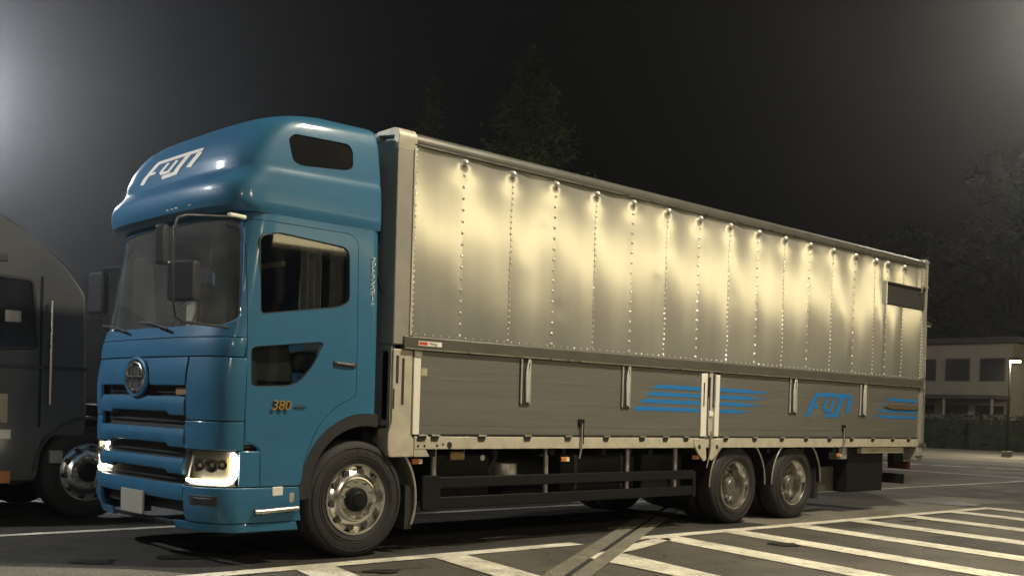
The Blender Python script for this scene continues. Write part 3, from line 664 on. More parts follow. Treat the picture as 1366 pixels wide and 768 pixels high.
# rear end below the body
MB().box(10.05, 11.08, .12, .9, .30, .93).build('rear_tool_box', 'black', T, bevel=.015)
MB().box(9.40, 9.98, .30, .34, .32, .66).build('mud_flap', 'rail', T, bevel=.004)
MB().box(9.08, 9.16, .06, .6, .25, .70).build('mud_flap', 'rubber', T)
MB().box(10.28, 11.55, .035, .11, .86, .945).build('rear_step_beam', 'cream', T, bevel=.006)
MB().box(9.66, 9.90, .05, .2, .78, .94).build('bracket_box', 'pillar', T, bevel=.008)
ub = MB().box(11.72, 11.86, .10, 2.39, .38, .53).build('underrun_bumper', 'black', T, bevel=.012)
MB().box(11.70, 11.88, .085, .10, .375, .535).build('bumper_end_cap', 'chrome2', ub)
for y in (.45, 1.95): MB().prism([(11.25, .93), (11.42, .93), (11.78, .50), (11.66, .50)], 1, y, y+.05).build('bumper_strut', 'steel', T)
for y in (.12, 2.02): 
    tl = MB().box(11.90, 11.96, y, y+.35, .60, .72).build('tail_lamp', 'redlens', T, bevel=.01)
    MB().box(11.6, 11.90, y+.1, y+.2, .70, .95).build('lamp_bracket', 'black', tl)

# ------------------------------------------------------------------ box body
BF, BR, ZR = 1.79, 12.0, 3.83
MB().box(1.84, 11.95, .07, 2.42, .97, 1.06).build('cargo_floor', 'steel', T)
MB().box(1.80, 1.86, .06, 2.43, 1.0, 3.74).build('front_bulkhead', 'pillar', T)
MB().box(11.90, 11.96, .06, 2.43, 1.0, 3.74).build('rear_doors', 'alu', T)
MB().box(1.84, 11.95, .08, 2.41, 3.72, 3.80).build('roof_panel', 'alu', T)
MB().box(1.86, 11.92, 2.40, 2.46, 1.0, 3.74).build('far_side_wall', 'alu', T)
MB().box(1.86, 11.92, .045, .06, 1.06, 3.72).build('inner_lining', 'black', T)
# front pillar of the near side
fp = MB().box(1.785, 1.975, -.012, .20, 1.90, 3.72).build('front_pillar', 'pillar', T, bevel=.01)
MB().box(1.965, 1.985, -.022, -.008, 1.99, 3.70).build('pillar_edge_trim', 'cream', fp)
MB().box(1.785, 1.80, .01, .05, 1.0, 1.89).build('lower_pillar_side', 'pillar', fp)
lp = MB().prism(rpoly([(1.785, .885), (2.06, .885), (2.06, 1.05), (2.02, 1.10), (2.02, 1.86), (1.80, 1.86), (1.80, 1.20), (1.765, 1.10), (1.765, .95)], .02), 1, -.006, .16).build('corner_post', 'cream', T, bevel=.006)
for a_, b_, c_, d_ in ((1.835, 1.86, 1.55, 1.80), (1.90, 1.925, 1.36, 1.78), (1.805, 1.82, 1.32, 1.50)): MB().box(a_, b_, -.011, .0, c_, d_).build('post_slot', 'void', lp)
MB().box(2.025, 2.105, -.022, .04, 1.09, 1.80).build('gate_end_post', 'white', T, bevel=.006)
MB().box(2.025, 2.115, -.026, .04, 1.79, 1.86).build('gate_end_bracket', 'steel', T, bevel=.006)
# top corner casting and rails
def arcyz(c, r, a0, a1, n): return [(c[0]+r*math.cos(math.radians(a0+(a1-a0)*k/n)), c[1]+r*math.sin(math.radians(a0+(a1-a0)*k/n))) for k in range(n+1)]
prof = [(-.012, 3.705), (-.022, 3.73)]+arcyz((.065, 3.745), .088, 175, 90, 8)+[(.30, 3.838), (.30, 3.80), (.05, 3.76), (.04, 3.705)]
MB().prism(prof, 0, 1.96, 11.96).build('roof_side_rail', 'rail', T, smooth=True)
MB().tube([(1.96, -.020, 3.712), (11.96, -.020, 3.712)], .009, 6).build('rail_bead', 'chrome2', T, smooth=True)
prof2 = [(p[0]-.010, p[1]+.010) if p[1] > 3.71 and p[0] < .2 else p for p in prof]; prof2 = [(y, z-(.06 if z < 3.71 else 0)) for y, z in prof2]
MB().prism(prof2, 0, 1.775, 1.985).build('corner_cap', 'cream', T, smooth=True, bevel=.006)
MB().box(1.775, 1.86, .28, 2.45, 3.74, 3.835).build('front_header', 'pillar', T, bevel=.02)
# rear frame
rf = MB().box(11.93, 12.03, -.014, .12, 1.0, 3.74).build('rear_pillar', 'pillar', T, bevel=.012)
MB().tube([(12.035, -.012, 1.0), (12.035, -.012, 3.78)], .012, 8).build('pillar_bead', 'chrome2', rf, smooth=True)
MB().box(11.93, 12.06, -.02, 2.45, 3.70, 3.845).build('rear_header', 'pillar', T, bevel=.02)
MB().box(11.90, 12.05, -.012, .3, .74, 1.0).build('rear_corner_block', 'pillar', T, bevel=.01)
for z in (3.80, 3.42, 2.0, 1.84, .98, .80): MB().box(11.90, 12.06, -.03, .02, z-.018, z+.018).build('rear_hinge', 'chrome2', rf, bevel=.005)
# wing sheets: 17 riveted aluminium panels
SX = [1.985, 2.575, 3.20, 3.81, 4.43, 5.03, 5.635, 6.24, 6.845, 7.45, 8.055, 8.655, 9.25, 9.85, 10.43, 10.78, 11.29, 11.93]
Z0, Z1 = 1.985, 3.703
dr = random.Random(21); DENTS = [(dr.uniform(2.2, 11.7), dr.uniform(2.15, 3.5), dr.uniform(.05, .16), dr.uniform(-.0016, .0014)) for _ in range(26)]
def ydisp(x, z):
    x = min(max(x, SX[0]), SX[-1]-1e-4)
    i = max(k for k in range(len(SX)-1) if SX[k] <= x+1e-6); w_ = SX[i+1]-SX[i]; u = min(1, (x-SX[i])/w_)
    v = (z-Z0)/(Z1-Z0)
    am = .0055*(.8+.5*math.sin(i*2.3))
    u = max(0, u); d = -am*max(0, math.sin(PI*u))**.8*max(0, math.sin(PI*max(0, min(1, v))))**.5
    d += .0045*noise.noise(Vector((x*1.3, z*1.3, 3.1)))+.0012*noise.noise(Vector((x*2.6, z*2, 9.4)))
    for dx_, dz_, rr_, hh_ in DENTS:
        q_ = ((x-dx_)**2+(z-dz_)**2)/rr_**2
        if q_ < 6: d += hh_*math.exp(-q_)
    for sx in (SX[i], SX[i+1]):
        if 2 < sx < 11.9: d -= .014*math.exp(-(((x-sx)/.055)**2+((z-3.655)/.045)**2)) + .006*math.exp(-(((x-sx)/.16)**2+((z-3.60)/.12)**2))
    d += (z-2.95)*(.008*math.sin(PI*u)+.003*math.sin(x*1.9)+.004*math.sin(i*2.9+6*u)*math.sin(PI*u)) - .004*math.exp(-((z-2.95)/.5)**2)*math.sin(PI*u)*math.cos(i*1.7)
    return d
wing = empty('wing_side', (0, 0, 0)); wing.parent = T
for i in range(len(SX)-1):
    x0, x1 = SX[i], SX[i+1]; nu, nv = 25, 64
    def pf(a, b_, off): x = x0-.004+(x1-x0+.008)*a/(nu-1); z = Z0+(Z1-Z0)*b_/(nv-1); return (x, .0+ydisp(x, z)+off+.0022*(i % 2), z)
    MB().slab(lambda a, b_: pf(a, b_, 0), lambda a, b_: pf(a, b_, .004), nu, nv).build('sheet_panel', 'alu', wing, smooth=True, ang=60)
b = MB()
def dome(b, x, z, r, h=.007, y=None):
    y = ydisp(min(x, 11.92), z) if y is None else y
    vs = [(x, y-h, z)]; 
    for k in range(6): vs.append((x+r*.6*math.cos(k*PI/3), y-h*.8, z+r*.6*math.sin(k*PI/3)))
    for k in range(6): vs.append((x+r*math.cos(k*PI/3), y+.003, z+r*math.sin(k*PI/3)))
    fs = [(0, 1+k, 1+(k+1) % 6) for k in range(6)]+[(1+k, 7+k, 7+(k+1) % 6, 1+(k+1) % 6) for k in range(6)]
    b.add(vs, fs)
for i, x in enumerate(SX):
    st = .058 if (i % 2 == 0) else .108
    if i in (0, len(SX)-1): x += .014 if i == 0 else -.02; st = .05
    z = Z0+.04
    while z < 3.69:
        dome(b, x+(.008 if st < .06 and int(z*100) % 2 else 0), z, .013 if st < .1 else .019, .009 if st < .1 else .013); z += st
x = 2.05
while x < 11.9: dome(b, x, Z0+.022, .009, .004); x += .10
o = b.build('rivet', 'bright', wing, smooth=True, ang=80); o['kind'] = 'stuff'
for x in SX[1:-1]:
    MB().lathe([(.001, -.030), (.014, -.027), (.026, -.016), (.034, .004)], (x, -.014, 3.655), 12).build('fastener', 'bright', wing, smooth=True)
# black vent panel at the top rear
vp = MB().box(10.73, 11.93, -.035, .0, 3.055, 3.385).build('vent_panel', 'void', T, bevel=.006)
MB().box(10.735, 11.93, -.045, -.035, 3.335, 3.375).build('vent_hood', 'black', vp, bevel=.004)
MB().tube([(11.80, -.045, 3.70), (11.80, -.045, 3.32), (11.70, -.045, 3.30)], .012, 8).build('vent_trim', 'chrome2', vp, smooth=True)
MB().box(10.715, 10.735, -.04, .0, 3.05, 3.39).build('vent_frame', 'alu', vp)
# wing lower rail and side gates
MB().box(1.90, 12.0, -.030, .03, 1.862, 1.980).build('wing_lower_rail', 'rail', T, bevel=.006)
MB().box(2.0, 11.95, -.020, .02, 1.975, 1.990).build('rail_lip', 'alu', T)
MB().box(1.90, 12.0, -.042, -.028, 1.862, 1.876).build('rail_drip_edge', 'chrome2', T)
stk = MB().box(2.06, 2.335, -.0335, -.0295, 1.902, 1.945).build('maker_sticker', 'white', T)
MB().box(2.068, 2.165, -.0345, -.033, 1.908, 1.939).build('sticker_block', 'red', stk)
text('Wing', 2.185, 1.911, .042, 'black', stk, 'sticker_lettering', y=-.0345, ext=.0005)
def gate(x0, x1):
    gt = empty('side_gate', ((x0+x1)/2, 0, 1.45)); gt.parent = T; cx = (x0+x1)/2
    for z0, z1 in ((1.095, 1.1735), (1.1755, 1.397), (1.3978, 1.6195), (1.6203, 1.853)):
        MB().box(x0-cx, x1-cx, -.010, .035, z0-1.45, z1-1.45).build('gate_board', 'gate', gt, bevel=.0012)
    MB().box(x0-cx, x1-cx, .0, .03, 1.08-1.45, 1.856-1.45).build('gate_backing', 'black', gt)
    return gt
g1 = gate(2.11, 6.335); g2_ = gate(6.715, 11.88)
def on(gt, mb, name, m, **k):
    o = mb.build(name, m, None, **k); o.parent = gt; o.location = tuple(-v for v in gt.location); return o
MB().box(2.118, 2.185, -.014, -.008, 1.63, 1.70).build('reflector_sticker', 'beige', T)
# chrome gate latches
for x, w_ in ((3.44, .15), (4.98, .15), (8.34, .19), (10.17, .19)):
    lt = MB().box(x-w_/2, x+w_/2, -.016, .0, 1.395, 1.865).build('gate_latch', 'void', T, bevel=.004)
    for dx in (-w_*.40, w_*.40): MB().tube([(x+dx, -.024, 1.405), (x+dx, -.024, 1.85)], .010, 8).build('latch_guide', 'bright', lt, smooth=True)
    MB().prism([(x+.005, 1.42), (x+.045, 1.42), (x+.05, 1.70), (x+.03, 1.80), (x+.06, 1.86), (x+.035, 1.87), (x+.005, 1.76), (x-.005, 1.66)], 1, -.036, -.018).build('latch_lever', 'bright', lt, bevel=.006)
    MB().box(x-w_*.42, x+w_*.42, -.026, -.015, 1.395, 1.415).build('latch_foot', 'darkpl', lt)
# centre post between the gates
cp = empty('centre_post', (6.525, 0, 1.4)); cp.parent = T
def cpp(mb, name, m, parent=cp, **k): o = mb.build(name, m, parent, **k); o.location = (-6.525, 0, -1.4); return o
cpp(MB().box(6.345, 6.455, -.030, .02, 1.09, 1.845), 'post_strip', 'white', bevel=.006)
cpp(MB().box(6.615, 6.705, -.030, .02, 1.09, 1.835), 'post_strip', 'white', bevel=.006)
cpp(MB().box(6.455, 6.615, -.012, .02, 1.06, 1.87), 'post_back', 'steel')
cpp(MB().box(6.49, 6.512, -.034, -.012, 1.40, 1.80), 'post_slot', 'void'); cpp(MB().box(6.56, 6.58, -.034, -.012, 1.44, 1.83), 'post_slot', 'void')
cpp(MB().box(6.38, 6.40, -.034, -.029, 1.45, 1.73), 'post_slot', 'darkpl')
cpp(MB().prism([(6.50, 1.10), (6.57, 1.10), (6.585, 1.42), (6.57, 1.86), (6.50, 1.86), (6.485, 1.42)], 1, -.030, -.014), 'latch_bar', 'bright', bevel=.005)
cpp(MB().tube([(6.60, -.04, 1.42), (6.60, -.04, 1.84)], .011, 8), 'latch_rod', 'bright', smooth=True)
cpp(MB().box(6.49, 6.57, -.045, -.028, 1.33, 1.39), 'latch_knob', 'white', bevel=.006)
cpp(MB().prism(rpoly([(6.24, 1.06), (6.46, 1.06), (6.49, .82), (6.44, .79), (6.33, .88), (6.24, .99)], .02), 1, -.024, .0), 'gusset_plate', 'cream', bevel=.004)
cpp(MB().prism(rpoly([(6.55, 1.06), (6.80, 1.06), (6.80, .99), (6.70, .88), (6.60, .80), (6.55, .82)], .02), 1, -.024, .0), 'gusset_plate', 'cream', bevel=.004)
for x in (6.34, 6.69): cpp(MB().lathe([(.001, -.028), (.028, -.027), (.028, .0)], (x, 0, .965), 14), 'gusset_hole', 'void')
cpp(MB().tube([(6.545, -.035, 1.15), (6.54, -.04, .93), (6.46, -.05, .72)], .008, 6), 'release_cable', 'steel', smooth=True)
# sill with hinge pockets
sl = MB().box(2.06, 11.92, -.012, .08, .955, 1.072).build('floor_sill', 'cream', T, bevel=.004)
MB().box(2.06, 11.92, -.002, .06, 1.072, 1.10).build('sill_gap', 'void', T)
HX = [2.15, 2.30, 2.885, 3.50, 4.09, 4.685, 5.29, 5.71, 6.09, 6.88, 7.50, 8.12, 8.70, 9.30, 9.90, 10.50, 11.10, 11.60]
hb = MB().prism([(-.055, 1.082), (.055, 1.082), (.028, 1.028), (-.045, 1.028)], 1, -.017, -.009).mesh('gate_hinge')
hb.materials.append(M['darkpl'])
kn = MB().tube([(-.05, -.021, 1.082), (.05, -.021, 1.082)], .011, 8).mesh('hinge_pin', True); kn.materials.append(M['steel'])
for x in HX:
    h = bpy.data.objects.new('gate_hinge', hb); C.objects.link(h); h.parent = sl; h.location = (x, 0, 0)
    h2 = bpy.data.objects.new('hinge_pin', kn); C.objects.link(h2); h2.parent = sl; h2.location = (x, 0, 0)
for x, z, r in ((2.105, .985, .012), (2.18, .985, .012), (2.33, .988, .011), (2.40, 1.0, .012), (2.48, .992, .032), (2.095, 1.04, .012)):
    MB().lathe([(.001, -.015), (r, -.0145), (r, -.008)], (x, 0, z), 12).build('bolt_head', 'darkpl', sl)
MB().prism([(2.06, .885), (2.25, .885), (2.20, .955), (2.06, .955)], 1, -.008, .03).build('sill_bracket', 'cream', sl, bevel=.004)
# small hanging catches
for x in (4.28, 9.66):
    cc = MB().box(x-.045, x+.045, -.03, -.008, 1.19, 1.265).build('gate_catch', 'black', T, bevel=.008)
    MB().tube([(x, -.032, 1.22), (x, -.032, .96), (x-.03, -.034, .85)], .011, 6).build('catch_rod', 'steel', cc, smooth=True)
    MB().tube([(x+.03, -.028, 1.20), (x+.03, -.028, 1.0)], .006, 6).build('catch_link', 'black', cc, smooth=True)
# blue stripes and lettering on the gates
sp = empty('gate_stripes', (0, 0, 0)); sp.parent = T
ZS = (1.655, 1.570, 1.487, 1.400)
def stripe(x0, x1, z, slant, parent=sp, tail=False, h=.047, lead=False):
    b = MB(); y = -.0125
    if tail:
        mid = x0+(x1-x0)*.55
        pl = [(x0, z-h/2), (x0, z+h/2), (mid, z+h/2), (mid+.1, z+h*.3), (x1-.1, z+h*.2), (x1, z-.001), (x1-.2, z-h*.25), (mid+.05, z-h*.5)]
    elif lead:
        pl = [(x0, z-.005), (x0+.18, z+h*.25), (x0+.22, z+h/2), (x1, z+h/2), (x1, z-h/2), (x0+.30, z-h/2), (x0+.27, z-h*.2)]
    else: pl = [(x0, z-h/2), (x0+.045, z+h*.3), (x0+.10, z+h/2), (x1, z+h/2), (x1, z-h/2)]
    b.prism(pl, 1, y, y+.003); return b.build('stripe', 'decal', parent)
for z, x0 in zip(ZS, (5.46, 5.35, 5.24, 5.13)): stripe(x0, 6.335, z, .1)
for z, x1 in zip(ZS, (7.85, 7.72, 7.62, 7.38)): stripe(6.715, x1, z, 0, tail=True)
for z, x0 in zip(ZS, (10.72, 10.62, 10.52, 10.45)): stripe(x0, 11.87, z, 0, lead=True)
def gmap(x, y, idx): return (8.66+x/720*1.22, -.013-.0005*idx, 1.695-y/360*.335)
logo(gmap, 'gate_logo', 'decal', T)
MB().prism(rpoly([(10.78, 1.555), (10.95, 1.59), (11.87, 1.585), (11.87, 1.52), (11.0, 1.515)], .02), 1, -.03, -.01).build('gate_handle', 'rust', T, bevel=.004)
# air hose between cab and body, and body front gap structure
MB().tube([(1.66, .30, 2.95), (1.72, .2, 2.6), (1.78, .15, 2.35)], .012, 6).build('air_line', 'darkpl', T, smooth=True)
MB().box(1.66, 1.78, .25, 2.2, .95, 1.55).build('cab_rear_frame', 'black', T)

# ------------------------------------------------------------------ neighbouring parked truck (left edge, behind)
N = empty('parked_truck', (0, 4.0, 0)); tag(N, 'dark grey parked truck behind the blue cab, cut off by the left edge', 'truck')
def npart(mb, name, m, **k): return mb.build(name, m, N, **k)
bodyp = rpoly([(-1.25, .42), (-1.35, 1.3), (-1.15, 2.7), (-.85, 3.22), (-.35, 3.25), (.05, 3.02), (.42, 2.72), (.62, 2.45), (.66, 1.2), (.66, .9), (.2, .9), (.15, .42)], .08)
npart(MB().prism(bodyp, 1, .0, 2.35), 'cab_shell', 'greycab', bevel=.03)
nw = npart(MB().prism(rpoly([(-1.05, 1.75), (-.95, 2.6), (.05, 2.55), (.12, 1.85)], .06), 1, -.008, .02), 'window_pane', 'skyl', bevel=.004)
npart(MB().box(.14, .165, -.008, .02, 1.0, 2.6), 'door_seam', 'black')
npart(MB().box(-1.16, -1.14, -.008, .02, 1.0, 2.6), 'door_seam', 'black')
npart(MB().box(-1.3, .66, -.015, .02, 1.62, 1.66), 'waist_trim', 'darkpl', bevel=.004)
MB().tube([(x, -.012, z) for x, z in rpoly([(-1.05, 1.75), (-.95, 2.6), (.05, 2.55), (.12, 1.85)], .06)], .018, 6, True).build('window_frame', 'darkpl', N, smooth=True)
MB().tube([(.24, -.05, 1.25), (.24, -.06, 2.35)], .016, 8).build('grab_rail', 'chrome2', N, smooth=True)
for z in (.50, .78): npart(MB().box(-.95, -.25, -.02, .10, z, z+.03), 'step', 'darkpl', bevel=.006)
band(.70, .52, .57, .61, 5, 178, -.005, .45, 'mudguard', 'darkpl', parent=N)
MB().box(-.9, -.2, -.012, .02, 2.72, 2.80).build('roof_trim', 'darkpl', N, bevel=.01)
npart(MB().box(-.22, -.06, -.02, .02, 2.10, 2.22), 'sticker', 'steel', bevel=.003)
npart(MB().box(-.62, -.30, -.02, .02, 1.02, 1.07), 'door_handle', 'chrome2', bevel=.004)
npart(MB().box(-.40, -.14, -.03, .02, .88, .98), 'side_reflector', 'white', bevel=.005)
npart(MB().box(-.35, -.18, -.03, .02, 1.05, 1.35), 'warning_sticker', 'beige')
npart(MB().box(-.32, -.14, -.04, .02, .42, .55), 'side_lamp', 'amber', bevel=.005)
npart(MB().box(.26, .40, -.03, .02, .62, .76), 'step_plate', 'steel', bevel=.005)
npart(MB().box(.70, 7.5, .5, 1.8, .6, .9), 'chassis_rail', 'black')
npart(MB().box(1.1, 7.8, .0, 2.35, 1.0, 1.25), 'flatbed', 'black', bevel=.01)
nwh = copy_tree(wf, N); nwh.location = (.70, .16, .515)
nwh.children[1].data = nwh.children[1].data
for y_, r_z in ((2.2, PI),):
    q3 = copy_tree(wf, N); q3.location = (.70, y_, .515); q3.rotation_euler = (0, 0, r_z)
q3 = copy_tree(wr, N); q3.location = (6.4, .16, .483); q3 = copy_tree(wr, N); q3.location = (6.4, 2.2, .483); q3.rotation_euler = (0, 0, PI)

# ------------------------------------------------------------------ trees
def conifer(name, x, y, h, r, label, n=5200, seed=1, trunk=.16, m='leaf', z_lo=.08):
    rnd = random.Random(seed); t = empty(name, (x, y, 0)); tag(t, label, 'tree', 'tall conifers behind the truck')
    MB().tube([(0, 0, 0), (.03, .02, h*.5), (0, 0, h*.97)], [trunk, trunk*.6, .02], 8).build('trunk', 'bark', t, smooth=True)
    bb = MB(); nb = int(h*13); limbs = []
    for k in range(nb):
        f = z_lo+(1-z_lo)*(k+rnd.random())/nb; z = h*f; rad = r*((1-f)**.75)*(.55+.6*rnd.random())+.08; a = rnd.random()*2*PI
        limbs.append((z, rad, a)); tip = (rad*math.cos(a), rad*math.sin(a), z-.18*rad)
        bb.tube([(0, 0, z), (rad*.5*math.cos(a), rad*.5*math.sin(a), z+.02), tip], [.025, .015, .004], 4)
    bb.build('branches', 'bark', t)
    b = MB()
    for _ in range(n):
        z, rad, a = limbs[rnd.randrange(nb)]; s_ = rnd.random()**.6
        wv = rad*.28*(1-s_*.5)
        px = rad*s_*math.cos(a)+rnd.gauss(0, wv); py = rad*s_*math.sin(a)+rnd.gauss(0, wv); pz = z-.18*rad*s_+rnd.gauss(0, .12)
        L_ = rnd.uniform(.10, .26); q_ = rnd.random()*2*PI; dx, dy = math.cos(q_)*L_, math.sin(q_)*L_; dz = rnd.uniform(-.7, .1)*L_
        b.add([(px, py, pz), (px+dx*.5-dy*.22, py+dy*.5+dx*.22, pz+dz*.5), (px+dx, py+dy, pz+dz), (px+dx*.5+dy*.22, py+dy*.5-dx*.22, pz+dz*.5)], [(0, 1, 2, 3)])
    b.build('crown', m, t); return t
conifer('conifer_tree', 16.9, 14, 11.3, 3.9, 'tall dark conifer above the middle of the box, the larger of the two', 15000, 3)
conifer('conifer_tree', 13.3, 14, 9.6, 1.7, 'narrow dark conifer just right of the cab roof, the smaller of the two', 4200, 5)
def broad(x, y, h, r, label, seed, n=7000, gr='leafy trees beyond the rear of the truck'):
    rnd = random.Random(seed); t = empty('broadleaf_tree', (x, y, 0)); tag(t, label, 'tree', gr)
    tb = MB().tube([(0, 0, 0), (.1, 0, h*.3), (0, .1, h*.7)], [.28, .2, .08], 8); cl = []
    for k in range(26):
        a = rnd.random()*2*PI; f = rnd.random(); rr = r*math.sqrt(rnd.random())*.85; z = h*(.32+.62*f); rr *= (1.05-abs(f-.35)*.9)
        cl.append((rr*math.cos(a), rr*math.sin(a), z, r*rnd.uniform(.22, .42)))
        tb.tube([(0, 0, h*.28), (rr*.5*math.cos(a), rr*.5*math.sin(a), (z+h*.25)/2), (rr*math.cos(a), rr*math.sin(a), z)], [.09, .06, .02], 5)
    tb.build('trunk', 'bark', t, smooth=True); b = MB()
    for _ in range(n):
        cx_, cy_, cz_, cr = cl[rnd.randrange(26)]; v = Vector((rnd.gauss(0, 1), rnd.gauss(0, 1), rnd.gauss(0, 1))).normalized()*cr*rnd.uniform(.5, 1.05)
        p = Vector((cx_+v.x, cy_+v.y, cz_+v.z*.7)); a = Vector((rnd.gauss(0, 1), rnd.gauss(0, 1), rnd.gauss(0, .6))).normalized(); c_ = a.orthogonal().normalized(); L_ = rnd.uniform(.18, .42)
        b.add([p-a*L_, p+c_*L_*.5, p+a*L_, p-c_*L_*.5], [(0, 1, 2, 3)])
    b.build('crown', 'leaf2', t)
broad(80, 35, 17, 7.5, 'big leafy tree rising behind the rear of the box', 11, 9000)
broad(78, 24.5, 21, 8, 'tallest leafy tree at the right edge of the photo', 12, 9000)
broad(92, 30, 15, 7, 'lower leafy tree farthest back behind the pale building', 13, 5000)
# hedge along the far road
rnd = random.Random(4); hd = empty('clipped_hedge', (50, 16, 0)); tag(hd, 'long dark clipped hedge in front of the pale building', 'hedge')
MB().box(-.6, .6, -11, 9, 0, 1.5).build('hedge_core', 'hedge', hd)
b = MB()
for _ in range(6000):
    p = Vector((rnd.uniform(-.75, .75), rnd.uniform(-11.1, 9.1), rnd.uniform(.05, 1.75))); a = Vector((rnd.gauss(0, 1), rnd.gauss(0, 1), rnd.gauss(0, 1))).normalized(); c_ = a.orthogonal().normalized()
    b.add([p-a*.12, p+c_*.07, p+a*.12, p-c_*.07], [(0, 1, 2, 3)])
b.build('hedge_leaves', 'hedge', hd)
# service building beyond the hedge
BD = empty('service_building', (62, 20, 0)); tag(BD, 'pale low service building beyond the hedge at the right', 'building')
MB().box(0, 10, -1.4, 12, 0, 6.2).build('wall', 'wall', BD)
MB().box(-.5, 10.5, -1.8, 12.4, 6.2, 6.55).build('roof', 'roof', BD, bevel=.02)
MB().box(-2.4, .0, -1.4, 11, 2.75, 3.0).build('canopy', 'roof', BD, bevel=.02)
for k in range(6):
    y = -1.0+k*2.15
    wf_ = MB().box(-.06, .0, y, y+1.5, 3.9, 5.3).build('window', 'roof', BD); MB().box(-.07, -.061, y+.08, y+1.42, 3.98, 5.22).build('pane', 'winm', wf_)
    MB().box(-.06, .0, y, y+1.7, .3, 2.4).build('shopfront_pane', 'winm', BD)
for k in range(5): MB().tube([(-2.2, -1.2+k*2.9, 0), (-2.2, -1.2+k*2.9, 2.75)], .09, 8).build('canopy_post', 'wall', BD)
# lit sign lamp and a pole at the right edge
def street_lamp(x, y, h, name, label, head_m, arm, power, col, size=.5, pm='steel', hs=.3, spot=None, group=None, dirv=None):
    t = empty(name, (x, y, 0)); tag(t, label, 'street lamp', group)
    MB().tube([(0, 0, 0), (0, 0, h*.6), (0, 0, h)], [hs*.3, hs*.23, hs*.17], 10).build('pole', pm, t, smooth=True)
    MB().box(-.16, .16, -.16, .16, 0, .25).build('base_plate', 'conc', t, bevel=.02)
    MB().tube([(0, 0, h-.1), (arm[0]*.5, arm[1]*.5, h+.12), (arm[0], arm[1], h+.1)], .035, 8).build('arm', 'steel', t, smooth=True)
    hd_ = MB().box(arm[0]-hs, arm[0]+hs, arm[1]-hs, arm[1]+hs, h+.03, h+.15).build('lamp_head', 'rail', t, bevel=.03)
    MB().box(arm[0]-hs*.8, arm[0]+hs*.8, arm[1]-hs*.8, arm[1]+hs*.8, h-.06, h+.03).build('lamp_glass', head_m, hd_)
    if power:
        ld = bpy.data.lights.new('lamp_light', 'AREA'); ld.shape = 'DISK'; ld.size = size; ld.energy = power; ld.color = col
        lo = bpy.data.objects.new('lamp_light', ld); C.objects.link(lo); lo.parent = t; lo.location = (arm[0], arm[1], h-.09)
        d = Vector(dirv) if dirv else Vector((0, 0, -1)); lo.rotation_euler = d.to_track_quat('-Z', 'Y').to_euler()
    return t
WARM = (1, .85, .58); COOL = (.93, .96, 1)
G = 'street lamps lighting the lorry park'
street_lamp(40, 9.9, 3.85, 'street_lamp', 'bright lamp on a short pole at the right edge beside the hedge', 'lampw', (0, -.2), 320, WARM, .4, pm='black', hs=.2, group=G)
street_lamp(48, 17.3, 6.1, 'street_lamp', 'unlit thin grey pole lamp in front of the pale building', 'whitelens', (-.2, .0), 0, WARM, group=G)
CN = empty('added_canopy', (34, -20.6, 0)); tag(CN, 'added long canopy out of frame, its glowing fascia making the highlight band on the box', 'canopy')  # unseen canopy added to carry the long light behind the camera
MB().box(-23, 23, -6, .0, 8.25, 8.6).build('added_canopy_roof', 'roof', CN)
MB().box(-23, 23, .0, .12, 7.15, 8.4).build('added_fascia', emis('added_fascia_glow', (1, .80, .47), .6), CN)
for k in range(6):
    for yy in (-1, -5): MB().tube([(-21+k*8.4, yy, 0), (-21+k*8.4, yy, 8.25)], .18, 10).build('canopy_post', 'wall', CN, smooth=True)
ld = bpy.data.lights.new('added_band_light', 'AREA'); ld.shape = 'RECTANGLE'; ld.size = 45; ld.size_y = 1.1; ld.energy = 980; ld.color = (1, .84, .46)  # added light that reflects as the bright band on the box side
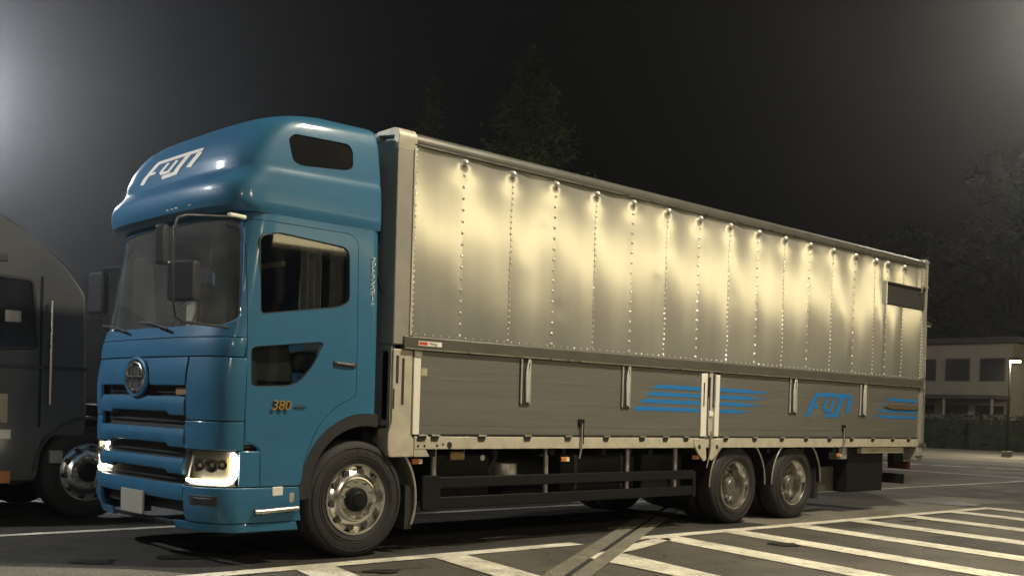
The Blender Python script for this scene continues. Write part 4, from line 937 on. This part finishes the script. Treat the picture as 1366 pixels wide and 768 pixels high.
lo = bpy.data.objects.new('added_band_light', ld); C.objects.link(lo); lo.parent = CN; lo.location = (0, .25, 7.8); lo.rotation_euler = Vector((-.25, 1, -.2)).to_track_quat('-Z', 'Y').to_euler()
lo.rotation_euler = Vector((0, 1, -.25)).to_track_quat('-Z', 'Y').to_euler()
street_lamp(1, -19, 7.8, 'street_lamp', 'warm lamp post out of frame behind the photographer, facing the cab', 'lampw', (0, .9), 560, WARM, .8, dirv=(-.1, 1, -.7))
street_lamp(8.5, -9.5, 11, 'street_lamp', 'tall warm lamp post out of frame over the hatched road markings', 'lampw', (-2.5, 4), 2050, (1, .90, .68), .8, dirv=(0, .0, -1))
street_lamp(-6, 6.5, 7, 'street_lamp', 'cool white lamp post out of frame in front of the blue cab', 'lampc', (.3, -.9), 1050, COOL, .5, dirv=(.6, -.5, -.55))
street_lamp(62.5, 13.7, 25, 'street_lamp', 'tall cool floodlight mast far off, just beyond the top right corner', 'lampc', (0, .4), 9000, (1, .92, .76), .8, dirv=(-.9, -.3, -.35))
street_lamp(-9.5, -15.5, 7, 'street_lamp', 'added neutral fill lamp out of frame behind the photographer, aimed at the cab', 'lampw', (.2, .8), 420, (1, .93, .80), .8, dirv=(.5, 1, -.4))  # fill light added to brighten the cab corner
street_lamp(50, 3.2, 7, 'street_lamp', 'warm lamp post out of frame at the right, lighting the pale building', 'lampw', (.5, .8), 900, WARM, .6, dirv=(.5, 1, -.5))
street_lamp(13.6, 57.0, 18, 'street_lamp', 'tall cool floodlight mast far off, just beyond the left edge', 'lampc', (0, .4), 13500, COOL, .8, dirv=(-.25, -1, -.25))
# night haze lit by the lamps
hz = MB().box(-30, 100, -30, 85, -1, 28).build('haze', None); tag(hz, kind='stuff')
hm = bpy.data.materials.new('haze'); hm.use_nodes = True; t = hm.node_tree; t.nodes.remove(t.nodes['Principled BSDF'])
pv = nd(t, 'ShaderNodeVolumePrincipled'); pv.inputs['Color'].default_value = (.9, .92, .95, 1); pv.inputs['Density'].default_value = .0007; pv.inputs['Anisotropy'].default_value = .84
t.links.new(pv.outputs[0], t.nodes['Material Output'].inputs['Volume']); hz.data.materials.append(hm)
